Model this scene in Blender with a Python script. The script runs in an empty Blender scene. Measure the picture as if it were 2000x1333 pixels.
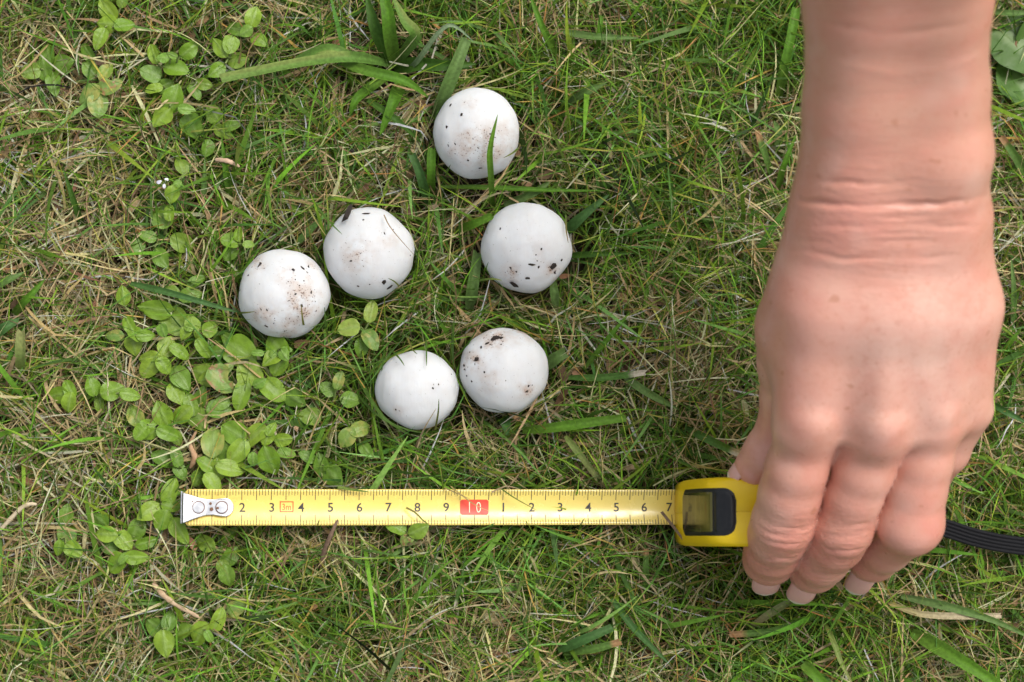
import bpy, bmesh, math, random
import numpy as np
from mathutils import Vector, noise as mnoise

rng = np.random.RandomState(7)
random.seed(7)
SC = bpy.context.scene
COL = SC.collection

# ------------------------------------------------------------------ camera, sky, sun, exposure
DIST, FOC = 0.72, 71.0
TX, TY = math.radians(4.5), math.radians(5.5)        # camera leans a little to the left and to the bottom of the frame
cdir = Vector((-math.tan(TX), -math.tan(TY), 1.0)).normalized()
CAM = cdir * DIST
cam = bpy.data.cameras.new('camera'); cam_o = bpy.data.objects.new('camera', cam); COL.objects.link(cam_o)
cam.lens = FOC; cam.sensor_width = 36.0; cam.clip_start = 0.02; cam.clip_end = 500
fwd = (-cdir).normalized()
rgt = fwd.cross(Vector((0, 1, 0))).normalized(); upv = rgt.cross(fwd).normalized()
from mathutils import Matrix
m = Matrix((rgt, upv, -fwd)).transposed().to_4x4(); m.translation = CAM
cam_o.matrix_world = m
cam.dof.use_dof = True; cam.dof.focus_distance = DIST - 0.004; cam.dof.aperture_fstop = 9.0
SC.camera = cam_o

SUN_EL, SUN_AZ = math.radians(57), math.radians(46)   # azimuth from +x (right) towards +y (top of the photo)
w = bpy.data.worlds.new('World'); SC.world = w; w.use_nodes = True
nt = w.node_tree; nt.nodes.clear()
sky = nt.nodes.new('ShaderNodeTexSky'); sky.sky_type = 'NISHITA'; sky.sun_disc = False
sky.sun_elevation = SUN_EL; sky.sun_rotation = math.radians(90) - SUN_AZ
sky.air_density = 1.0; sky.dust_density = 4.0; sky.ozone_density = 1.0
hs = nt.nodes.new('ShaderNodeHueSaturation'); hs.inputs['Saturation'].default_value = 0.28   # overcast: grey-white sky
bg = nt.nodes.new('ShaderNodeBackground'); bg.inputs['Strength'].default_value = 0.14
ow = nt.nodes.new('ShaderNodeOutputWorld')
nt.links.new(sky.outputs[0], hs.inputs['Color']); nt.links.new(hs.outputs[0], bg.inputs[0]); nt.links.new(bg.outputs[0], ow.inputs[0])
sl = bpy.data.lights.new('sun', 'SUN'); sl.energy = 1.5; sl.angle = math.radians(26); sl.color = (1.0, 0.965, 0.91)
so = bpy.data.objects.new('sun', sl); COL.objects.link(so)
sd = Vector((math.cos(SUN_EL) * math.cos(SUN_AZ), math.cos(SUN_EL) * math.sin(SUN_AZ), math.sin(SUN_EL)))
so.rotation_euler = sd.to_track_quat('Z', 'Y').to_euler()
SC.view_settings.view_transform = 'Standard'; SC.view_settings.look = 'None'
SC.view_settings.exposure = 0.58; SC.view_settings.gamma = 1.0
SC.render.engine = 'CYCLES'
SC.cycles.use_denoising = True

# ------------------------------------------------------------------ helpers
CM = 0.01
KPX = 36.0 / FOC / 2000.0
def at(px, py, z=0.0):
    """point of the place at height z (cm above the lawn top), that lies on the line of sight of photo pixel px, py -> cm"""
    d = fwd + rgt * ((px - 1000) * KPX) + upv * (-(py - 666.5) * KPX)
    t = (z * CM - CAM.z) / d.z
    return (CAM + d * t) / CM
_R = np.array(rgt); _U = np.array(upv); _F = np.array(fwd); _C = np.array(CAM)
def to_px(P):
    v = P * CM - _C
    dz = v @ _F
    return 1000 + (v @ _R) / dz / KPX, 666.5 - (v @ _U) / dz / KPX
def ppcm(z): return 56.0 * 72 / (72 - z)

def tag(o, label=None, cat=None, group=None, kind=None):
    if label: o['label'] = label
    if cat: o['category'] = cat
    if group: o['group'] = group
    if kind: o['kind'] = kind
    return o
def link(name, me, mat=None, parent=None, loc=None):
    o = bpy.data.objects.new(name, me); COL.objects.link(o)
    if mat is not None and me is not None and len(me.materials) == 0: me.materials.append(mat)
    if parent is not None: o.parent = parent
    if loc is not None: o.location = loc
    return o
def empty(name, loc=(0, 0, 0)):
    o = bpy.data.objects.new(name, None); o.empty_display_size = 0.01; COL.objects.link(o); o.location = loc; return o
def mesh(name, V, F, smooth=True):
    me = bpy.data.meshes.new(name); me.from_pydata([tuple(v) for v in V], [], [tuple(f) for f in F]); me.update()
    if smooth: me.polygons.foreach_set('use_smooth', [True] * len(me.polygons))
    return me
def quad_mesh(name, V, Q, smooth=True):
    V = np.asarray(V, np.float32); Q = np.asarray(Q, np.int32)
    me = bpy.data.meshes.new(name)
    me.vertices.add(len(V)); me.vertices.foreach_set('co', V.ravel())
    me.loops.add(Q.size); me.loops.foreach_set('vertex_index', Q.ravel())
    me.polygons.add(len(Q)); me.polygons.foreach_set('loop_start', np.arange(0, Q.size, 4, dtype=np.int32))
    me.polygons.foreach_set('loop_total', np.full(len(Q), 4, np.int32))
    me.polygons.foreach_set('use_smooth', np.full(len(Q), smooth))
    me.update(calc_edges=True); return me
def fattr(me, name, a):
    at_ = me.attributes.new(name, 'FLOAT', 'POINT'); at_.data.foreach_set('value', np.asarray(a, np.float32).ravel())
def cattr(me, name, c):
    c = np.asarray(c, np.float32)
    if c.shape[1] == 3: c = np.concatenate([c, np.ones((len(c), 1), np.float32)], 1)
    at_ = me.attributes.new(name, 'FLOAT_COLOR', 'POINT'); at_.data.foreach_set('color', c.ravel())

class NT:
    def __init__(s, name):
        s.m = bpy.data.materials.new(name); s.m.use_nodes = True; s.t = s.m.node_tree; s.t.nodes.clear()
        s.out = s.n('ShaderNodeOutputMaterial')
    def n(s, typ, ins=None, **kw):
        nd = s.t.nodes.new(typ)
        for k, v in kw.items(): setattr(nd, k, v)
        for k, v in (ins or {}).items():
            if hasattr(v, 'links'): s.t.links.new(v, nd.inputs[k])
            else: nd.inputs[k].default_value = v
        return nd
    def math(s, op, a, b=0.0, c=0.0, clamp=False):
        nd = s.n('ShaderNodeMath', {0: a, 1: b, 2: c}, operation=op); nd.use_clamp = clamp; return nd.outputs[0]
    def mix(s, f, a, b):
        nd = s.n('ShaderNodeMix', data_type='RGBA')
        for i, v in ((0, f), (6, a), (7, b)):
            if hasattr(v, 'links'): s.t.links.new(v, nd.inputs[i])
            else: nd.inputs[i].default_value = v if i == 0 else (tuple(v) + (1.0,) if len(v) == 3 else v)
        return nd.outputs[2]
    def noise(s, vec, scale, detail=3, rough=.5):
        return s.n('ShaderNodeTexNoise', {'Vector': vec, 'Scale': scale, 'Detail': detail, 'Roughness': rough}).outputs[0]
    def ramp(s, f, a, b):
        return s.n('ShaderNodeMapRange', {0: f, 1: a, 2: b}).outputs[0]
    def obj(s): return s.n('ShaderNodeTexCoord').outputs['Object']
    def attr(s, nm, out='Fac'): return s.n('ShaderNodeAttribute', attribute_name=nm).outputs[out]
    def bump(s, h, strength, dist):
        return s.n('ShaderNodeBump', {'Height': h, 'Strength': strength, 'Distance': dist}).outputs[0]
    def done(s, sh): s.t.links.new(sh, s.out.inputs[0]); return s.m
def principled(g, **k):
    ins = {}
    for a, b in k.items(): ins[a.replace('_', ' ')] = (tuple(b) + (1.0,)) if isinstance(b, tuple) and len(b) == 3 and 'Color' in a.replace('_', ' ') else b
    return g.n('ShaderNodeBsdfPrincipled', ins).outputs[0]

def value_noise(x, y, cell, seed):
    r = np.random.RandomState(seed); G = r.rand(64, 64)
    u = x / cell + 32; v = y / cell + 32
    i = np.floor(u).astype(int); j = np.floor(v).astype(int); fu = u - i; fv = v - j
    fu = fu * fu * (3 - 2 * fu); fv = fv * fv * (3 - 2 * fv)
    g = lambda a, b: G[a % 64, b % 64]
    return (g(i, j) * (1 - fu) + g(i + 1, j) * fu) * (1 - fv) + (g(i, j + 1) * (1 - fu) + g(i + 1, j + 1) * fu) * fv

# ------------------------------------------------------------------ what lies where (photo pixels, heights in cm above the lawn top)
MUSH = [  # px, py, width, height, label, smears (px,py,r,amount), crumbs (px,py,size px, stretch, angle)
 (932, 262, 176, 184, 'round white mushroom farthest from the tape, an upright grass blade crossing it',
  [(935, 285, 46, .95), (985, 270, 40, .55), (878, 290, 20, .5), (918, 205, 18, .45), (960, 300, 30, .7)],
  [(901, 224, 6, 1.2, 60), (873, 248, 6, 1, 0), (881, 204, 5, 2.4, 40), (988, 199, 5, 1.4, 0), (914, 313, 4, 1, 0), (938, 329, 4, 1.8, 10), (985, 331, 4, 2.2, 30)]),
 (720, 495, 182, 184, 'round white mushroom with a black scrap on its upper left rim',
  [(700, 500, 44, .5), (760, 460, 26, .5), (715, 545, 34, .25), (805, 505, 18, .4)],
  [(748, 552, 10, 1.1, 50), (761, 562, 8, 2.2, 20), (714, 418, 8, 2.0, 170), (709, 430, 4, 1, 0), (699, 560, 4, 1, 0), (802, 503, 6, 1.6, 0), (685, 509, 4, 1.5, 60), (772, 414, 6, 3.0, 150)]),
 (1029, 485, 184, 186, 'round white mushroom with two black soil clumps on its lower right side',
  [(1000, 535, 20, .8), (1080, 530, 18, .8), (1040, 465, 46, .15), (1055, 495, 30, .3)],
  [(1081, 521, 13, 1.1, 30), (1083, 533, 8, 1.4, 60), (1007, 556, 13, 1.9, -30), (1030, 545, 7, 1.1, 0), (1037, 517, 6, 3.4, -5), (1052, 522, 5, 1.2, 50), (1097, 508, 5, 1.4, 0), (998, 524, 5, 1.5, -40), (1009, 531, 4, 1, 0), (1058, 487, 4, 1, 0), (977, 447, 4, 2, 40), (1046, 497, 3, 1, 0)]),
 (555, 574, 184, 176, 'round white mushroom nearest the leafy weeds, streaked with brown soil',
  [(590, 590, 40, 1.0), (565, 545, 26, .75), (605, 530, 22, .8), (510, 615, 22, .7), (500, 515, 24, .6), (535, 620, 24, .7), (560, 640, 50, .55)],
  [(508, 517, 10, 1.7, 40), (572, 528, 6, 1.2, 0), (591, 523, 6, 1.4, 0), (576, 575, 4, 1, 0), (519, 637, 5, 2, 0), (485, 538, 4, 1, 0), (603, 520, 5, 1.8, -60), (589, 597, 5, 1.5, 70), (608, 571, 4, 1.4, 0)]),
 (815, 762, 166, 160, 'small clean round white mushroom touching its dirtier neighbour',
  [(778, 800, 16, .35), (855, 756, 14, .25), (800, 745, 20, .12)],
  [(846, 759, 4, 1.2, 60), (858, 751, 3, 1, 0), (773, 800, 4, 1, 0), (882, 733, 3, 1, 0)]),
 (984, 725, 180, 172, 'round white mushroom with a dark cluster of soil crumbs at its top',
  [(965, 660, 30, 1.0), (925, 705, 26, .8), (1030, 760, 22, .7), (1020, 650, 30, .6), (960, 740, 36, .4)],
  [(946, 658, 9, 1.1, 0), (970, 660, 13, 1.4, 10), (978, 661, 9, 1.2, -20), (962, 663, 7, 1.3, 0), (918, 682, 11, 1.2, 0), (951, 672, 6, 2.0, -20), (939, 679, 5, 1.2, 60), (932, 702, 10, 1.1, -40), (905, 698, 5, 1.2, 60), (906, 713, 5, 1.6, 80), (908, 722, 5, 1.6, 80), (912, 735, 4, 1.2, 60), (978, 649, 6, 1.3, 0), (945, 727, 4, 1.2, 40), (1029, 766, 5, 1.2, 60), (1033, 755, 4, 1.4, 60), (979, 673, 4, 1, 0), (922, 746, 4, 1.2, 30)]),
]
TAPE_ZL, TAPE_ZR = 0.75, -0.45
TAPE_L, TAPE_R = at(356, 991.5, TAPE_ZL), at(1318, 991, TAPE_ZR)
# leafy weeds: label -> leaves (px, py, length px, kind) kind: n normal, d deep in the grass, y yellowish, b brown-eaten, s small young
WEEDS = [
 ('pale green weed with a stacked leaf pair at the top left edge of the photo', [(210, 18, 50, 'n'), (209, 47, 42, 'n'), (195, 76, 46, 'n'), (243, 50, 38, 'n'), (240, -5, 40, 'd')]),
 ('dim weed half sunk in grass left of the yellowing weed', [(93, 105, 44, 'd'), (87, 138, 48, 'd'), (123, 124, 44, 'd'), (105, 164, 50, 'd'), (60, 140, 36, 'd')]),
 ('yellowing weed with brown blotched leaves in the upper left', [(171, 102, 40, 'd'), (176, 138, 40, 'd'), (207, 140, 42, 'y'), (216, 168, 46, 'b'), (174, 186, 50, 'y'), (191, 207, 44, 'y')]),
 ('upright bright weed with a tall leaf cluster left of the cut wide blade', [(300, 105, 42, 'n'), (369, 99, 40, 'n'), (345, 135, 52, 'n'), (318, 113, 26, 's'), (336, 108, 22, 's'), (294, 144, 42, 'd'), (300, 174, 34, 'n'), (322, 168, 36, 'd'), (339, 192, 58, 'n'), (315, 228, 48, 'n'), (365, 214, 34, 's'), (375, 246, 48, 'd'), (380, 180, 36, 'd'), (398, 165, 34, 'd')]),
 ('small weed with round leaves above the cut end of the wide blade', [(423, 138, 40, 'n'), (465, 117, 42, 'd'), (429, 93, 44, 'n'), (450, 88, 36, 'n'), (463, 58, 44, 'd'), (495, 33, 42, 'n'), (507, 80, 38, 'n'), (480, 62, 30, 's')]),
 ('faint weed deep in the grass under the upright bright weed', [(435, 258, 40, 'd'), (417, 222, 36, 'd'), (452, 246, 36, 'd'), (405, 290, 34, 'd'), (354, 324, 40, 'd'), (336, 381, 36, 'n'), (345, 362, 24, 's')]),
 ('dim weed between the two straw patches on the left', [(318, 424, 48, 'd'), (331, 415, 34, 'n'), (357, 475, 48, 'd'), (315, 505, 46, 'd'), (267, 481, 36, 'd'), (288, 462, 36, 'd')]),
 ('little weed just above the soil-streaked mushroom', [(450, 470, 38, 'n'), (466, 457, 30, 'n'), (450, 494, 36, 'd'), (486, 478, 24, 's')]),
 ('weed with one big pale round leaf left of the soil-streaked mushroom', [(240, 577, 38, 'n'), (303, 604, 66, 'n'), (345, 631, 60, 'd'), (252, 634, 40, 'n'), (264, 652, 36, 'n'), (285, 656, 36, 'n'), (261, 675, 42, 'n'), (223, 656, 38, 'y'), (318, 646, 26, 's'), (384, 550, 40, 'd'), (372, 577, 44, 'd'), (336, 568, 30, 'd')]),
 ('weed with many small rosettes left of the middle', [(327, 676, 46, 'n'), (291, 700, 44, 'n'), (290, 720, 42, 'n'), (351, 688, 42, 'n'), (320, 715, 36, 'n'), (363, 650, 34, 'n'), (375, 631, 36, 'n'), (390, 655, 36, 'n'), (410, 643, 32, 'n'), (398, 682, 44, 'n'), (368, 640, 20, 's'), (354, 739, 54, 'd'), (345, 769, 46, 'n')]),
 ('weed with broad leaves tucked under the soil-streaked mushroom', [(447, 664, 42, 'd'), (471, 688, 64, 'n'), (429, 688, 42, 'd'), (541, 677, 56, 'n'), (532, 700, 46, 'n'), (555, 694, 26, 's'), (560, 684, 22, 's'), (543, 715, 42, 'n'), (503, 690, 24, 's')]),
 ('weed with a brown-edged eaten leaf in the middle of the weed patch', [(412, 738, 50, 'n'), (432, 742, 60, 'b'), (393, 728, 44, 'd'), (440, 722, 34, 'y')]),
 ('weed with three large glossy leaves below the mushroom', [(486, 727, 54, 'n'), (471, 774, 58, 'n'), (534, 763, 56, 'n'), (507, 748, 28, 's'), (576, 780, 46, 'd'), (430, 790, 40, 'd')]),
 ('low weed spreading at the far left of the weed patch', [(114, 772, 40, 'n'), (135, 760, 40, 'n'), (135, 787, 40, 'n'), (180, 754, 40, 'n'), (219, 763, 46, 'n'), (255, 772, 40, 'n'), (165, 770, 30, 'd'), (195, 790, 36, 'd')]),
 ('weed with tall narrow leaves in the lower weed patch', [(264, 812, 42, 'y'), (317, 808, 52, 'n'), (290, 829, 34, 'n'), (291, 849, 36, 'n'), (275, 845, 34, 'n'), (329, 847, 46, 'n'), (356, 811, 46, 'n'), (344, 855, 36, 'd'), (389, 820, 48, 'd'), (393, 775, 44, 'd'), (428, 800, 46, 'd'), (372, 790, 44, 'd')]),
 ('weed whose leaf shows two yellow spots above the tape hook', [(416, 862, 62, 'y'), (404, 907, 44, 'n'), (424, 916, 44, 'n'), (450, 916, 54, 'n'), (432, 880, 40, 'd'), (344, 892, 40, 'd'), (314, 895, 40, 'd'), (352, 922, 38, 'd'), (388, 935, 36, 'd'), (416, 946, 48, 'n')]),
 ('bright weed with the largest flat leaves between hook and mushroom', [(455, 844, 50, 'n'), (495, 853, 60, 'n'), (464, 883, 54, 'n'), (527, 901, 58, 'n'), (521, 856, 34, 'n'), (530, 838, 30, 'n'), (554, 859, 34, 'n'), (560, 886, 36, 'n'), (494, 898, 28, 's')]),
 ('pair of dim leaves above the tape between its two and five', [(626, 907, 46, 'd'), (650, 931, 50, 'd'), (600, 892, 36, 'd')]),
 ('loose small weed left of the clean mushroom', [(605, 814, 42, 'd'), (662, 743, 36, 'y'), (704, 838, 42, 'y'), (677, 856, 44, 'y'), (686, 781, 42, 'd'), (716, 880, 40, 'd'), (640, 760, 34, 'd')]),
 ('weed with puckered leaves touching the hook end of the tape', [(333, 960, 52, 'n'), (334, 988, 36, 'n'), (290, 1000, 50, 'n'), (317, 1018, 44, 'n'), (351, 1038, 56, 'n')]),
 ('weed sprawling below and left of the tape hook', [(242, 1057, 40, 'n'), (287, 1060, 42, 'n'), (267, 1032, 46, 'd'), (207, 1044, 44, 'n'), (195, 1017, 36, 'd'), (267, 1089, 46, 'n'), (228, 1101, 42, 'n'), (240, 1092, 26, 's'), (215, 1070, 36, 'd')]),
 ('small dark weed at the lower left edge', [(129, 1005, 40, 'd'), (129, 1047, 44, 'd'), (115, 1071, 32, 'n'), (144, 1074, 36, 'n')]),
 ('weed half hidden in grass under the tape two mark', [(449, 1045, 38, 'd'), (450, 1086, 42, 'd'), (444, 1125, 44, 'd'), (436, 1108, 30, 'd'), (400, 1060, 44, 'd')]),
 ('lone weed low in the photo with a bright tilted leaf', [(462, 1188, 36, 'y'), (426, 1210, 46, 'n'), (390, 1239, 50, 'n'), (360, 1233, 44, 'd'), (321, 1258, 52, 'n'), (330, 1212, 40, 'd'), (303, 1224, 38, 'd'), (408, 1244, 26, 's')]),
 ('tiny bright seedling lapping over the lower edge of the tape', [(772, 1028, 44, 't'), (818, 1036, 42, 't'), (794, 1054, 30, 'b'), (806, 1050, 20, 'd')]),
 ('yellow-green seedling between the four left mushrooms', [(681, 641, 42, 'Y'), (725, 608, 42, 'Y'), (724, 664, 46, 'y'), (705, 680, 40, 'd')]),
]
def leaf_z(k, i):
    h = (i * 37 % 17) / 17.0
    return {'d': -0.38 + .25 * h, 'n': -0.12 + .38 * h, 'y': -0.15 + .3 * h, 'b': 0.05 + .2 * h, 's': 0.22 + .15 * h, 't': 0.32, 'Y': 0.1 + .2 * h}[k]

# wide grass blades: (label, [(px,py,z)...], width px, colour key, tip: 'p' pointed 'c' cut)
TUFT = [
 ([(768, 128, -1.3), (690, 112, .1), (590, 122, .3), (432, 154, .2)], 20, 'b2', 'c'),
 ([(772, 130, -1.3), (762, 70, .1), (756, 20, .5), (735, -60, .3)], 27, 'g', 'p'),
 ([(770, 125, -1.3), (810, 72, .0), (790, 40, .3), (765, -10, .2)], 24, 'b2', 'p'),
 ([(765, 130, -1.3), (735, 60, -.2), (715, -10, -.1)], 24, 'dk', 'p'),
 ([(770, 140, -1.4), (820, 125, -.3), (920, 133, -.4)], 26, 'dk', 'p'),
 ([(768, 118, -1.4), (850, 128, .0), (930, 125, -.2)], 22, 'dk', 'p'),
 ([(668, 122, -.3), (720, 140, .2), (790, 158, .15), (836, 190, -.3)], 22, 'g', 'p'),
 ([(785, 160, -1.2), (770, 195, -.1), (742, 265, -.3)], 24, 'g', 'p'),
 ([(790, 140, -1.2), (815, 120, -.2), (855, 66, .5), (885, 50, .6), (925, 82, .3)], 10, 'pale', 'p'),
 ([(755, 150, -1.3), (700, 190, -.2), (684, 225, -.4)], 18, 'g', 'p'),
 ([(560, 130, -.6), (640, 95, -.1), (700, 118, -.3)], 18, 'b2', 'c'),
]
BLADES = [
 ('wide cut blade leaning against the mushroom farthest from the tape', [(846, 240, -1.0), (866, 190, .2), (890, 130, .6), (911, 76, .5)], 24, 'b', 'c'),
 ('upright pointed green blade standing in front of the farthest mushroom', [(962, 410, -1.0), (958, 340, 1.2), (957, 290, 1.9), (972, 224, 2.1)], 13, 'bb', 'p'),
 ('short bright blade end poking at the left rim of the two-clump mushroom', [(890, 452, -.8), (925, 438, .1), (960, 422, .4)], 15, 'bb', 'c'),
 ('dark blade slanting down to the left of the farthest mushroom', [(718, 196, -.2), (770, 232, .1), (825, 280, -.4)], 14, 'dk', 'p'),
 ('bluish blade with round end below left of the farthest mushroom', [(836, 400, -1.0), (822, 345, .0), (804, 300, .2)], 16, 'blue', 'c'),
 ('short cut blade standing at the lower left of the farthest mushroom', [(842, 384, -1.0), (842, 340, .1), (843, 290, .2)], 16, 'g', 'c'),
 ('long thin blade lying under the farthest mushroom', [(860, 365, -.4), (960, 367, -.1), (1080, 372, -.1), (1190, 373, -.3)], 10, 'g', 'p'),
 ('broad pale blade between the farthest and the two-clump mushroom', [(985, 402, -.6), (1040, 378, -.2), (1075, 355, -.3)], 16, 'b', 'p'),
 ('broad dull blade rising right of the two-clump mushroom', [(1098, 460, -.8), (1135, 425, -.2), (1190, 380, -.1)], 19, 'blue', 'p'),
 ('narrow dark blade pointing right from the two-clump mushroom', [(1105, 500, -.6), (1160, 497, .0), (1240, 495, -.2)], 11, 'dk', 'p'),
 ('wide blade with a dark crumb left of the two-clump mushroom', [(916, 605, -.8), (923, 560, -.1), (933, 492, -.3)], 21, 'b', 'c'),
 ('short broad blade sticking out under the two-clump mushroom', [(1086, 600, -.5), (1082, 570, -.2), (1078, 530, -.5)], 18, 'b', 'p'),
 ('broad bright blade lying right below the crumb-topped mushroom', [(1020, 842, -.6), (1080, 836, .1), (1150, 826, .25), (1222, 817, .1)], 18, 'bb', 'c'),
 ('yellowish blade slanting down toward the tape', [(1104, 852, .1), (1130, 885, .2), (1168, 936, -.3)], 12, 'yel', 'c'),
 ('green blade with a white frayed end pointing at the thumb', [(1340, 836, -.6), (1390, 862, .2), (1450, 890, .2)], 14, 'tipw', 'c'),
 ('pale ribbed blade above the tape end', [(1222, 738, -.2), (1265, 768, .2), (1325, 800, -.2)], 16, 'b', 'p'),
 ('blade with a whitish tip lying right of the crumb-topped mushroom', [(1110, 738, -.4), (1180, 738, .1), (1262, 728, .15)], 13, 'tipw', 'c'),
 ('thin straight blade slanting up right of the crumb-topped mushroom', [(1140, 722, -.5), (1185, 665, .2), (1232, 608, .2)], 10, 'g', 'p'),
 ('short leaf-like blade end at the right rim of the crumb-topped mushroom', [(1062, 718, -.5), (1085, 700, -.1), (1106, 688, -.1)], 22, 'b', 'c'),
 ('drooping blade below the crumb-topped mushroom', [(980, 815, -.8), (988, 828, -.2), (990, 850, -.3)], 20, 'blue', 'p'),
 ('tall broad blade beside the forearm near the top', [(1520, 195, -.9), (1532, 130, .0), (1545, 70, .2), (1556, 15, .1)], 18, 'g', 'c'),
 ('blade with brown cut top near the forearm', [(1510, 350, -.8), (1496, 310, .0), (1478, 256, .3)], 14, 'tipb', 'c'),
 ('dark blade leaning toward the forearm above the wrist', [(1516, 380, -.9), (1532, 320, .0), (1556, 262, .1)], 12, 'g', 'p'),
 ('short pale wide blade half buried near the forearm', [(1520, 295, -.5), (1520, 260, .0), (1512, 236, -.3)], 16, 'b', 'p'),
 ('broad yellowish cut blade standing at the far left edge', [(40, 740, -.8), (40, 695, .1), (41, 645, .3)], 19, 'yel', 'c'),
 ('dark blade slanting at the far left above the yellowish blade', [(26, 614, -.6), (52, 585, .1), (88, 545, .0)], 14, 'g', 'p'),
 ('light blade entering from the left edge', [(-20, 566, -.2), (15, 548, .1), (48, 532, -.1)], 14, 'b', 'p'),
 ('dark broad blade entering low from the left edge', [(-20, 660, -.4), (10, 640, .0), (38, 622, -.3)], 20, 'blue', 'p'),
 ('long bluish blade crossing above the big round weed leaf', [(255, 554, .1), (330, 572, .45), (400, 592, .4), (470, 612, .0)], 12, 'blue', 'p'),
 ('dark pointed blade standing in the left straw patch', [(165, 450, -.8), (145, 395, .1), (124, 330, .3)], 12, 'dk', 'p'),
 ('dark blade pointing up beside the upright bright weed', [(452, 400, -.8), (442, 340, .0), (433, 266, .2)], 12, 'g', 'p'),
 ('short broad green blade in the left grass below the weed', [(392, 420, -.8), (398, 370, -.1), (400, 310, .0)], 11, 'b', 'p'),
 ('wide dull green blade lying low in the lower middle', [(1090, 1272, -.5), (1140, 1250, .1), (1196, 1226, .15)], 17, 'blue', 'c'),
 ('hairy pale blade beside the dull green blade low in the photo', [(1100, 1276, -.5), (1160, 1268, .1), (1212, 1254, .2)], 14, 'tipb', 'c'),
 ('short narrow blade with straw tip below the tape ten', [(908, 1112, -.2), (900, 1145, .1), (886, 1192, -.1)], 10, 'tipw', 'p'),
 ('short upright blade below the tape six', [(1261, 1160, -.6), (1261, 1110, .1), (1262, 1072, .1)], 11, 'tipb', 'c'),
 ('wide blade with tan tip below the fingertips', [(1465, 1225, -.4), (1510, 1195, .2), (1555, 1168, .3)], 13, 'tan', 'c'),
 ('brown tipped blade lying low under the index finger', [(1590, 1205, -.4), (1510, 1232, .1), (1424, 1240, .1)], 12, 'tipb', 'c'),
 ('big bright blade running off the lower right corner', [(1780, 1235, -.4), (1850, 1275, .5), (1930, 1325, .9), (2010, 1385, .9)], 26, 'bb', 'p'),
 ('dark green broad blade at the lower edge below the fingers', [(1568, 1296, .1), (1595, 1322, .4), (1640, 1370, .4)], 20, 'bb', 'c'),
 ('yellow streaked blade low in the right half', [(1610, 1215, -.5), (1628, 1255, .2), (1645, 1300, .2), (1670, 1345, .0)], 11, 'yel', 'p'),
 ('long pale blade lying right of the fingertips', [(1740, 1180, .0), (1800, 1200, .3), (1880, 1204, .35), (1955, 1203, .2)], 12, 'straw', 'c'),
 ('green blade crossing above the pale blade at the lower right', [(1760, 1165, -.3), (1850, 1185, .3), (1940, 1212, .4), (2020, 1250, .2)], 15, 'b', 'p'),
 ('dark blade lying low left of the big bright blade', [(1195, 1170, .0), (1240, 1230, .3), (1310, 1300, .0)], 13, 'blue', 'p'),
 ('upright green blade on the right edge beside the hand', [(1978, 640, -.6), (1980, 570, .1), (1975, 505, .3)], 12, 'b', 'p'),
 ('light green blade slanting on the right edge beside the hand', [(1950, 700, -.5), (1972, 670, .0), (1996, 640, .2)], 11, 'bb', 'p'),
 ('dark blade pointing from the knuckles to the right edge', [(1930, 785, -.3), (1965, 805, .2), (2010, 828, .1)], 12, 'blue', 'p'),
 ('slanting cut blade with straw end right of the wrist', [(2010, 360, -.3), (1985, 310, .2), (1956, 268, .3)], 14, 'tipb', 'c'),
 ('blade lying across the top right corner', [(1935, 22, -.2), (1970, 26, .2), (2030, 25, .2)], 13, 'b', 'p'),
 ('green blade right of the farthest mushroom', [(1110, 200, -.5), (1145, 180, .1), (1186, 160, .2)], 16, 'b', 'p'),
 ('dark blade pointing up near the top middle', [(1090, 110, -.7), (1060, 55, .1), (1035, -10, .2)], 14, 'g', 'p'),
 ('small upright blade near the top middle', [(1168, 100, -.6), (1170, 65, .1), (1174, 32, .2)], 11, 'g', 'c'),
 ('broad dull blade lying near the top right of centre', [(1100, 62, -.3), (1160, 72, .1), (1250, 75, .0)], 15, 'b', 'p'),
]
BCOL = {  # base, middle, tip colours
 'g': ((.13, .23, .035), (.095, .23, .016), (.11, .25, .02)), 'b': ((.14, .22, .07), (.13, .235, .055), (.15, .25, .07)),
 'bb': ((.12, .22, .03), (.12, .27, .02), (.14, .29, .03)), 'b2': ((.10, .20, .04), (.13, .26, .04), (.19, .30, .07)),
 'dk': ((.07, .15, .02), (.058, .145, .016), (.07, .16, .022)), 'blue': ((.07, .16, .035), (.07, .17, .042), (.09, .19, .055)),
 'yel': ((.20, .26, .05), (.25, .33, .09), (.32, .32, .12)), 'tipw': ((.08, .17, .03), (.09, .20, .035), (.62, .55, .42)),
 'tipb': ((.09, .18, .03), (.11, .21, .04), (.38, .22, .10)), 'tan': ((.38, .29, .16), (.28, .30, .12), (.18, .25, .07)),
 'straw': ((.35, .30, .10), (.50, .42, .25), (.58, .48, .32)), 'pale': ((.12, .20, .07), (.22, .31, .16), (.25, .34, .20)),
}

# ------------------------------------------------------------------ materials for the lawn
def grass_mat():
    g = NT('grass'); c = g.attr('Col', 'Color')
    n = g.noise(g.obj(), 900, 2); c2 = g.mix(g.ramp(n, .3, .75), g.mix(.38, c, (.01, .008, .0)), c)
    p = principled(g, Base_Color=c2, Roughness=.55, Specular_IOR_Level=.18)
    t = g.n('ShaderNodeBsdfTranslucent', {'Color': c2}).outputs[0]
    return g.done(g.n('ShaderNodeMixShader', {0: .28, 1: p, 2: t}).outputs[0])
M_GRASS = grass_mat()
def soil_mat():
    g = NT('soil'); o = g.obj()
    c = g.mix(g.noise(o, 140, 6), (.010, .007, .004), (.048, .032, .018))
    c = g.mix(g.ramp(g.noise(o, 18, 3), .45, .7), c, (.075, .080, .014))
    return g.done(principled(g, Base_Color=c, Roughness=.9, Specular_IOR_Level=.2, Normal=g.bump(g.noise(o, 400, 5), .8, .002)))
M_SOIL = soil_mat()

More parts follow.
